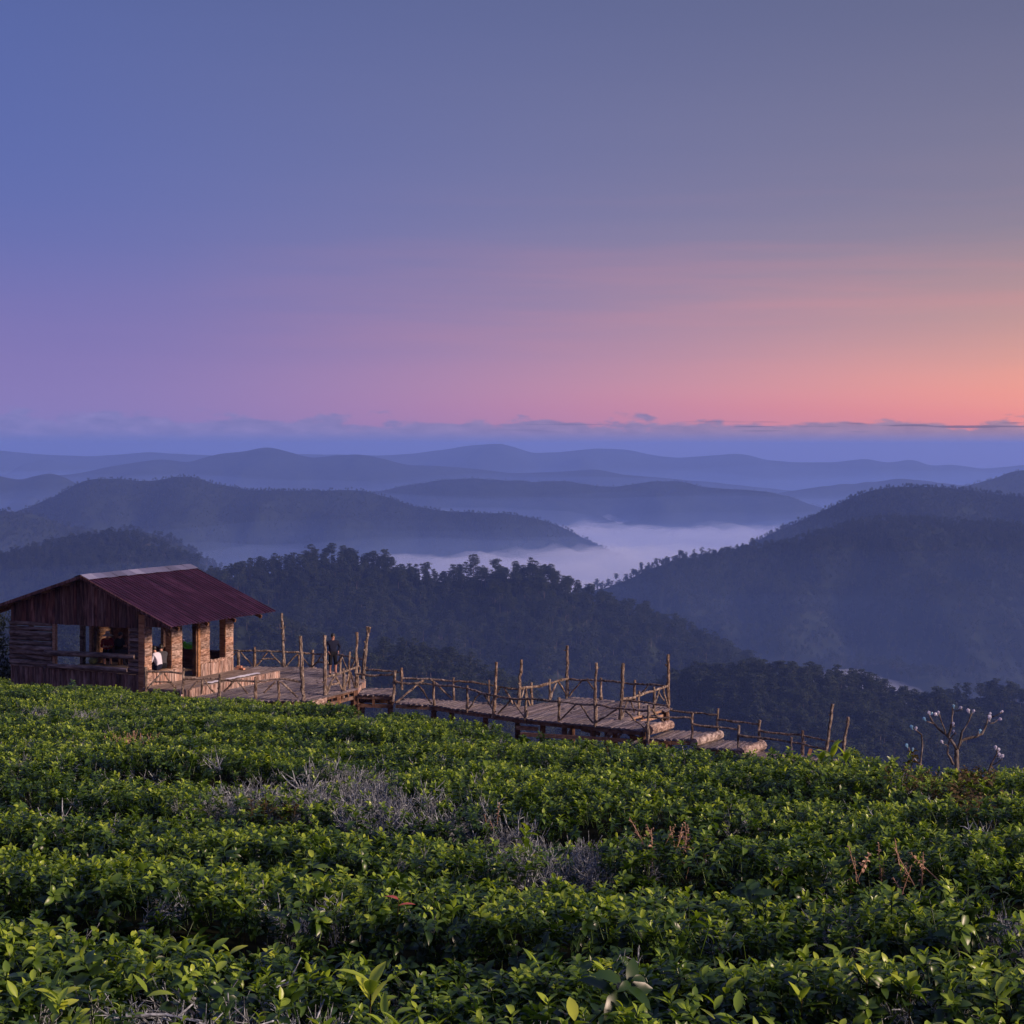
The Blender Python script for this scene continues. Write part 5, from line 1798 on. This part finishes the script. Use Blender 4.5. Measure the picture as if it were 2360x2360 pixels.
# long lichened branches lying at the lower left
for px, py, L, a, dep in ((290, 2290, .2, -.35, 0), (400, 2320, .2, -.3, 0), (500, 2335, .18, -.25, 0), (440, 2260, .13, -.9, 0), (600, 2230, .14, -1.0, 0), (320, 2340, .2, -.2, 0), (700, 2320, .16, -.4, 0)):
    x, d, z = at_canopy(px, py)
    hd = hedges[0]
    mb = MB()
    p = np.array((x, d, z - .06)) - np.array(hd.location)
    dv = np.array([math.cos(a), .3, math.sin(a) * .35])
    pts = [p]
    for q in range(6):
        dv = dv + np.array([random.uniform(-.25, .25) for _ in range(3)]); dv /= np.linalg.norm(dv)
        pts.append(pts[-1] + dv * L / 6)
    mb.tube(pts, [.006 - .0006 * q for q in range(7)], 6, .2)
    for q in range(1, 6):
        e2 = dv + np.array([random.uniform(-1, 1) for _ in range(3)]); e2 /= np.linalg.norm(e2)
        mb.tube([pts[q], pts[q] + e2 * random.uniform(.04, .12)], [.004, .002], 4, .2)
    mb.build('branch', M['twig'], hd)

# ------------------------------------------------------------------ small plants at the brow
def leafy(name, px, py, d, wpx, hpx, n, mat, label, cat, leaf=.06, stem='treebark', droop=0.0):
    c = P(px, py, d)
    w_, h_ = wpx / F * d, hpx / F * d
    rt = thing(name, (c[0], c[1], c[2]), label, cat)
    mb = MB(); ages = []
    rr = np.random.default_rng(int(px) + 3)
    for k in range(n):
        while True:
            q = rr.uniform(-1, 1, 3)
            if q @ q < 1: break
        if rr.random() < .25 * (1 - q[2]): continue
        b = np.array([q[0] * w_ * .5 * (1 + .25 * math.sin(5 * q[2])), q[1] * w_ * .4, h_ * (.55 + .45 * q[2])])
        dv = np.array([q[0], q[1], .35 - droop]) + rr.normal(0, .4, 3)
        leaf_geo(mb, ages, b, dv, np.array([0, 0, 1.0]), leaf * rr.uniform(.7, 1.3), leaf * .4, .12, .3, rr.random())
    me = mb.mesh('foliage', M[mat], True); set_age(me, ages)
    link('crown', me, rt)
    ts_ = MB()
    for k in range(5):
        a = rr.uniform(0, 6.28)
        ts_.tube([(0, 0, -.5), (w_ * .1 * math.cos(a), w_ * .1 * math.sin(a), h_ * .3), (w_ * .3 * math.cos(a), w_ * .3 * math.sin(a), h_ * .75)], [h_ * .03, h_ * .02, h_ * .008], 5)
    ts_.build('trunk', M[stem], rt)
    return rt


leafy('shrub', 1968, 1768, 17.5, 34, 40, 420, 'tea', 'small bright leafy shrub at the end of the walkway', 'shrub', .035)
leafy('shrub', 150, 1650, 36, 46, 40, 300, 'fern', 'pale drooping fern-like shrub among the tea below the hut', 'shrub', .09, droop=.8)
# dark tree at the left edge, beside the hut
dt = P(-28, 1590, 71)
tr_ = thing('broadleaf_tree', (dt[0], dt[1], dt[2] - .6), 'dark dense broadleaf tree at the left edge beside the hut', 'tree')
mb = MB(); ages = []
rr = np.random.default_rng(77)
for cl in range(60):
    cc = np.array([rr.uniform(-1.3, 1.05), rr.uniform(-1.0, 1.0), rr.uniform(.2, 3.6)])
    wgt = 1.0 if cc[2] < 2.6 else .55
    cc[0] *= wgt if cc[2] > 2.4 else 1
    for k in range(110):
        p = cc + rr.normal(0, .2, 3)
        leaf_geo(mb, ages, p, rr.normal(0, 1, 3) + np.array([0, 0, .2]), np.array([0, 0, 1.0]), rr.uniform(.1, .17), .06, .1, .2, rr.random())
me = mb.mesh('foliage', M['darktree'], True); set_age(me, ages); link('crown', me, tr_)
mb = MB(); mb.tube([(0, 0, -1), (.1, 0, 1), (0, .1, 2.6)], [.14, .11, .05], 7)
for k in range(6):
    a = k * 1.05
    mb.tube([(.05, 0, .6 + k * .3), (.7 * math.cos(a), .7 * math.sin(a), 1.3 + k * .35)], [.05, .015], 5)
mb.build('trunk', M['treebark'], tr_)

# ------------------------------------------------------------------ bare saplings with bags tied over the cut tips
ZO, ZS = (1960.0, 1560.0), 4.83
DT = 27.0


def zp(x, y): return P(ZO[0] + x / ZS, ZO[1] + y / ZS, DT)


def sapling(label, limbs, base):
    b = zp(*base)
    rt = thing('sapling', b, label, 'tree')
    mbt = None
    for k, (pts, w0, w1) in enumerate(limbs):
        w_ = []
        yo = random.uniform(-.12, .12)
        for i, q in enumerate(pts):
            p = zp(*q) - b
            p[1] += yo * i / max(1, len(pts) - 1)
            w_.append(p)
        # smooth resample
        out = []
        for i in range(len(w_) - 1):
            for t in (0, .5): out.append(w_[i] * (1 - t) + w_[i + 1] * t + np.array([random.uniform(-1, 1) for _ in range(3)]) * .004)
        out.append(w_[-1])
        m_ = len(out)
        rad = [(w0 + (w1 - w0) * i / (m_ - 1)) / ZS / F * DT * .44 * random.uniform(.9, 1.1) for i in range(m_)]
        mb = MB(); mb.tube(out, rad, 8, .05)
        mb.build('trunk' if k == 0 else 'limb', M['treebark'], rt, True)
    return rt


def bagmesh(seed):
    r_ = random.Random(seed)
    mb = MB()
    n = 8
    rings = [(0.0, .35), (.2, .3), (.38, .62), (.62, .9), (.85, .7), (1.0, .12)]
    for zz, rr_ in rings:
        for k in range(n):
            a = 6.283 * k / n
            q = rr_ * r_.uniform(.6, 1.25)
            mb.v.append((q * math.cos(a) * .5, q * math.sin(a) * .38, zz + r_.uniform(-.05, .05)))
    for i in range(len(rings) - 1):
        for k in range(n):
            k2 = (k + 1) % n
            mb.f.append((i * n + k, i * n + k2, (i + 1) * n + k2, (i + 1) * n + k))
    return mb


BAGS = {'c': [bagmesh(600 + k).mesh('plastic_bag', M['bag_clear']) for k in range(4)], 'b': [bagmesh(610 + k).mesh('plastic_bag', M['bag_blue']) for k in range(3)]}


def bags(lst, where):
    for x, y, L, ang, kd in lst:
        o = link('plastic_bag', random.choice(BAGS[kd]), None, ('small clear plastic bag tied on a cut tip of %s' if kd == 'c' else 'small bluish plastic bag tied on a cut tip of %s') % where, 'bag', ('clear' if kd == 'c' else 'bluish') + ' bags on ' + where)
        s_ = .85 * L / ZS / F * DT
        o.scale = (s_ * .85, s_ * .85, s_)
        p = zp(x, y)
        o.location = tuple(p)
        o.rotation_euler = (0, R(ang), random.uniform(-.4, .4))


sapling('forked bare sapling in the middle, its many tips wrapped in bags', [
    ([(1185, 1080), (1187, 990), (1190, 880), (1192, 790)], 62, 50),
    ([(1190, 810), (1120, 700), (1075, 650), (985, 580), (925, 510), (895, 455), (888, 425)], 40, 18),
    ([(1060, 625), (1035, 550), (1005, 480), (988, 415)], 18, 14),
    ([(1085, 665), (1115, 600), (1130, 500), (1140, 400), (1150, 345)], 34, 18),
    ([(1150, 380), (1180, 370), (1225, 352)], 12, 10),
    ([(1110, 690), (1135, 640), (1150, 610)], 16, 12),
    ([(1130, 560), (1145, 540)], 14, 12),
    ([(1195, 800), (1210, 740), (1225, 670), (1228, 610), (1275, 540), (1310, 470), (1325, 400)], 34, 14),
    ([(1315, 465), (1345, 430), (1370, 395)], 14, 12),
    ([(1205, 770), (1235, 710), (1310, 685), (1405, 670), (1480, 635), (1510, 580), (1535, 520), (1550, 470), (1556, 430)], 40, 18),
    ([(1545, 515), (1600, 512), (1660, 475)], 16, 12),
    ([(1560, 455), (1620, 425), (1675, 390)], 18, 12),
    ([(1415, 670), (1428, 635), (1436, 620)], 14, 12),
    ([(920, 520), (870, 495), (835, 485)], 14, 12),
    ([(1150, 980), (1110, 900), (1085, 860), (1095, 770), (1115, 700)], 34, 20),
    ([(1090, 775), (1060, 750), (1030, 738)], 12, 10)], (1185, 1080))
bags([(888, 425, 60, -25, 'c'), (895, 425, 42, 35, 'b'), (985, 420, 50, -10, 'c'), (970, 430, 60, -60, 'c'), (1150, 352, 56, -3, 'b'), (1205, 355, 52, 55, 'c'), (1322, 405, 66, -18, 'c'), (1360, 402, 52, 25, 'c'), (1545, 495, 88, 3, 'c'), (1556, 432, 48, 0, 'c'),
      (1665, 395, 50, 70, 'c'), (1640, 480, 56, 65, 'c'), (1436, 628, 60, 12, 'b'), (838, 490, 60, -35, 'b'), (1032, 742, 54, -35, 'c'), (1140, 548, 56, 8, 'c'), (1146, 625, 44, 8, 'c')], 'the middle sapling')
sapling('slender leaning sapling left of the forked one with blue-tinted bags', [
    ([(815, 1080), (800, 1010), (780, 965), (790, 900), (802, 800), (805, 720), (798, 650), (745, 605), (690, 580)], 32, 14),
    ([(790, 990), (740, 950), (690, 885), (660, 830), (640, 780)], 26, 14),
    ([(680, 860), (685, 830), (692, 815)], 12, 10)], (815, 1080))
bags([(692, 588, 66, -22, 'b'), (728, 595, 52, 5, 'c'), (640, 792, 66, -25, 'b'), (690, 830, 50, 15, 'b')], 'the slender left sapling')
sapling('short sapling stub at the right with clustered clear bags', [
    ([(1530, 1080), (1560, 970), (1590, 900), (1610, 850), (1620, 800)], 26, 14),
    ([(1565, 975), (1620, 960), (1655, 920), (1668, 900)], 12, 10),
    ([(1600, 890), (1630, 880), (1650, 885)], 12, 10)], (1530, 1080))
bags([(1618, 812, 60, -5, 'c'), (1640, 840, 60, 20, 'c'), (1650, 895, 60, 10, 'c'), (1668, 905, 66, 45, 'c')], 'the short right sapling')

for a_, k_ in LATER: instancer_now(*a_, **k_)
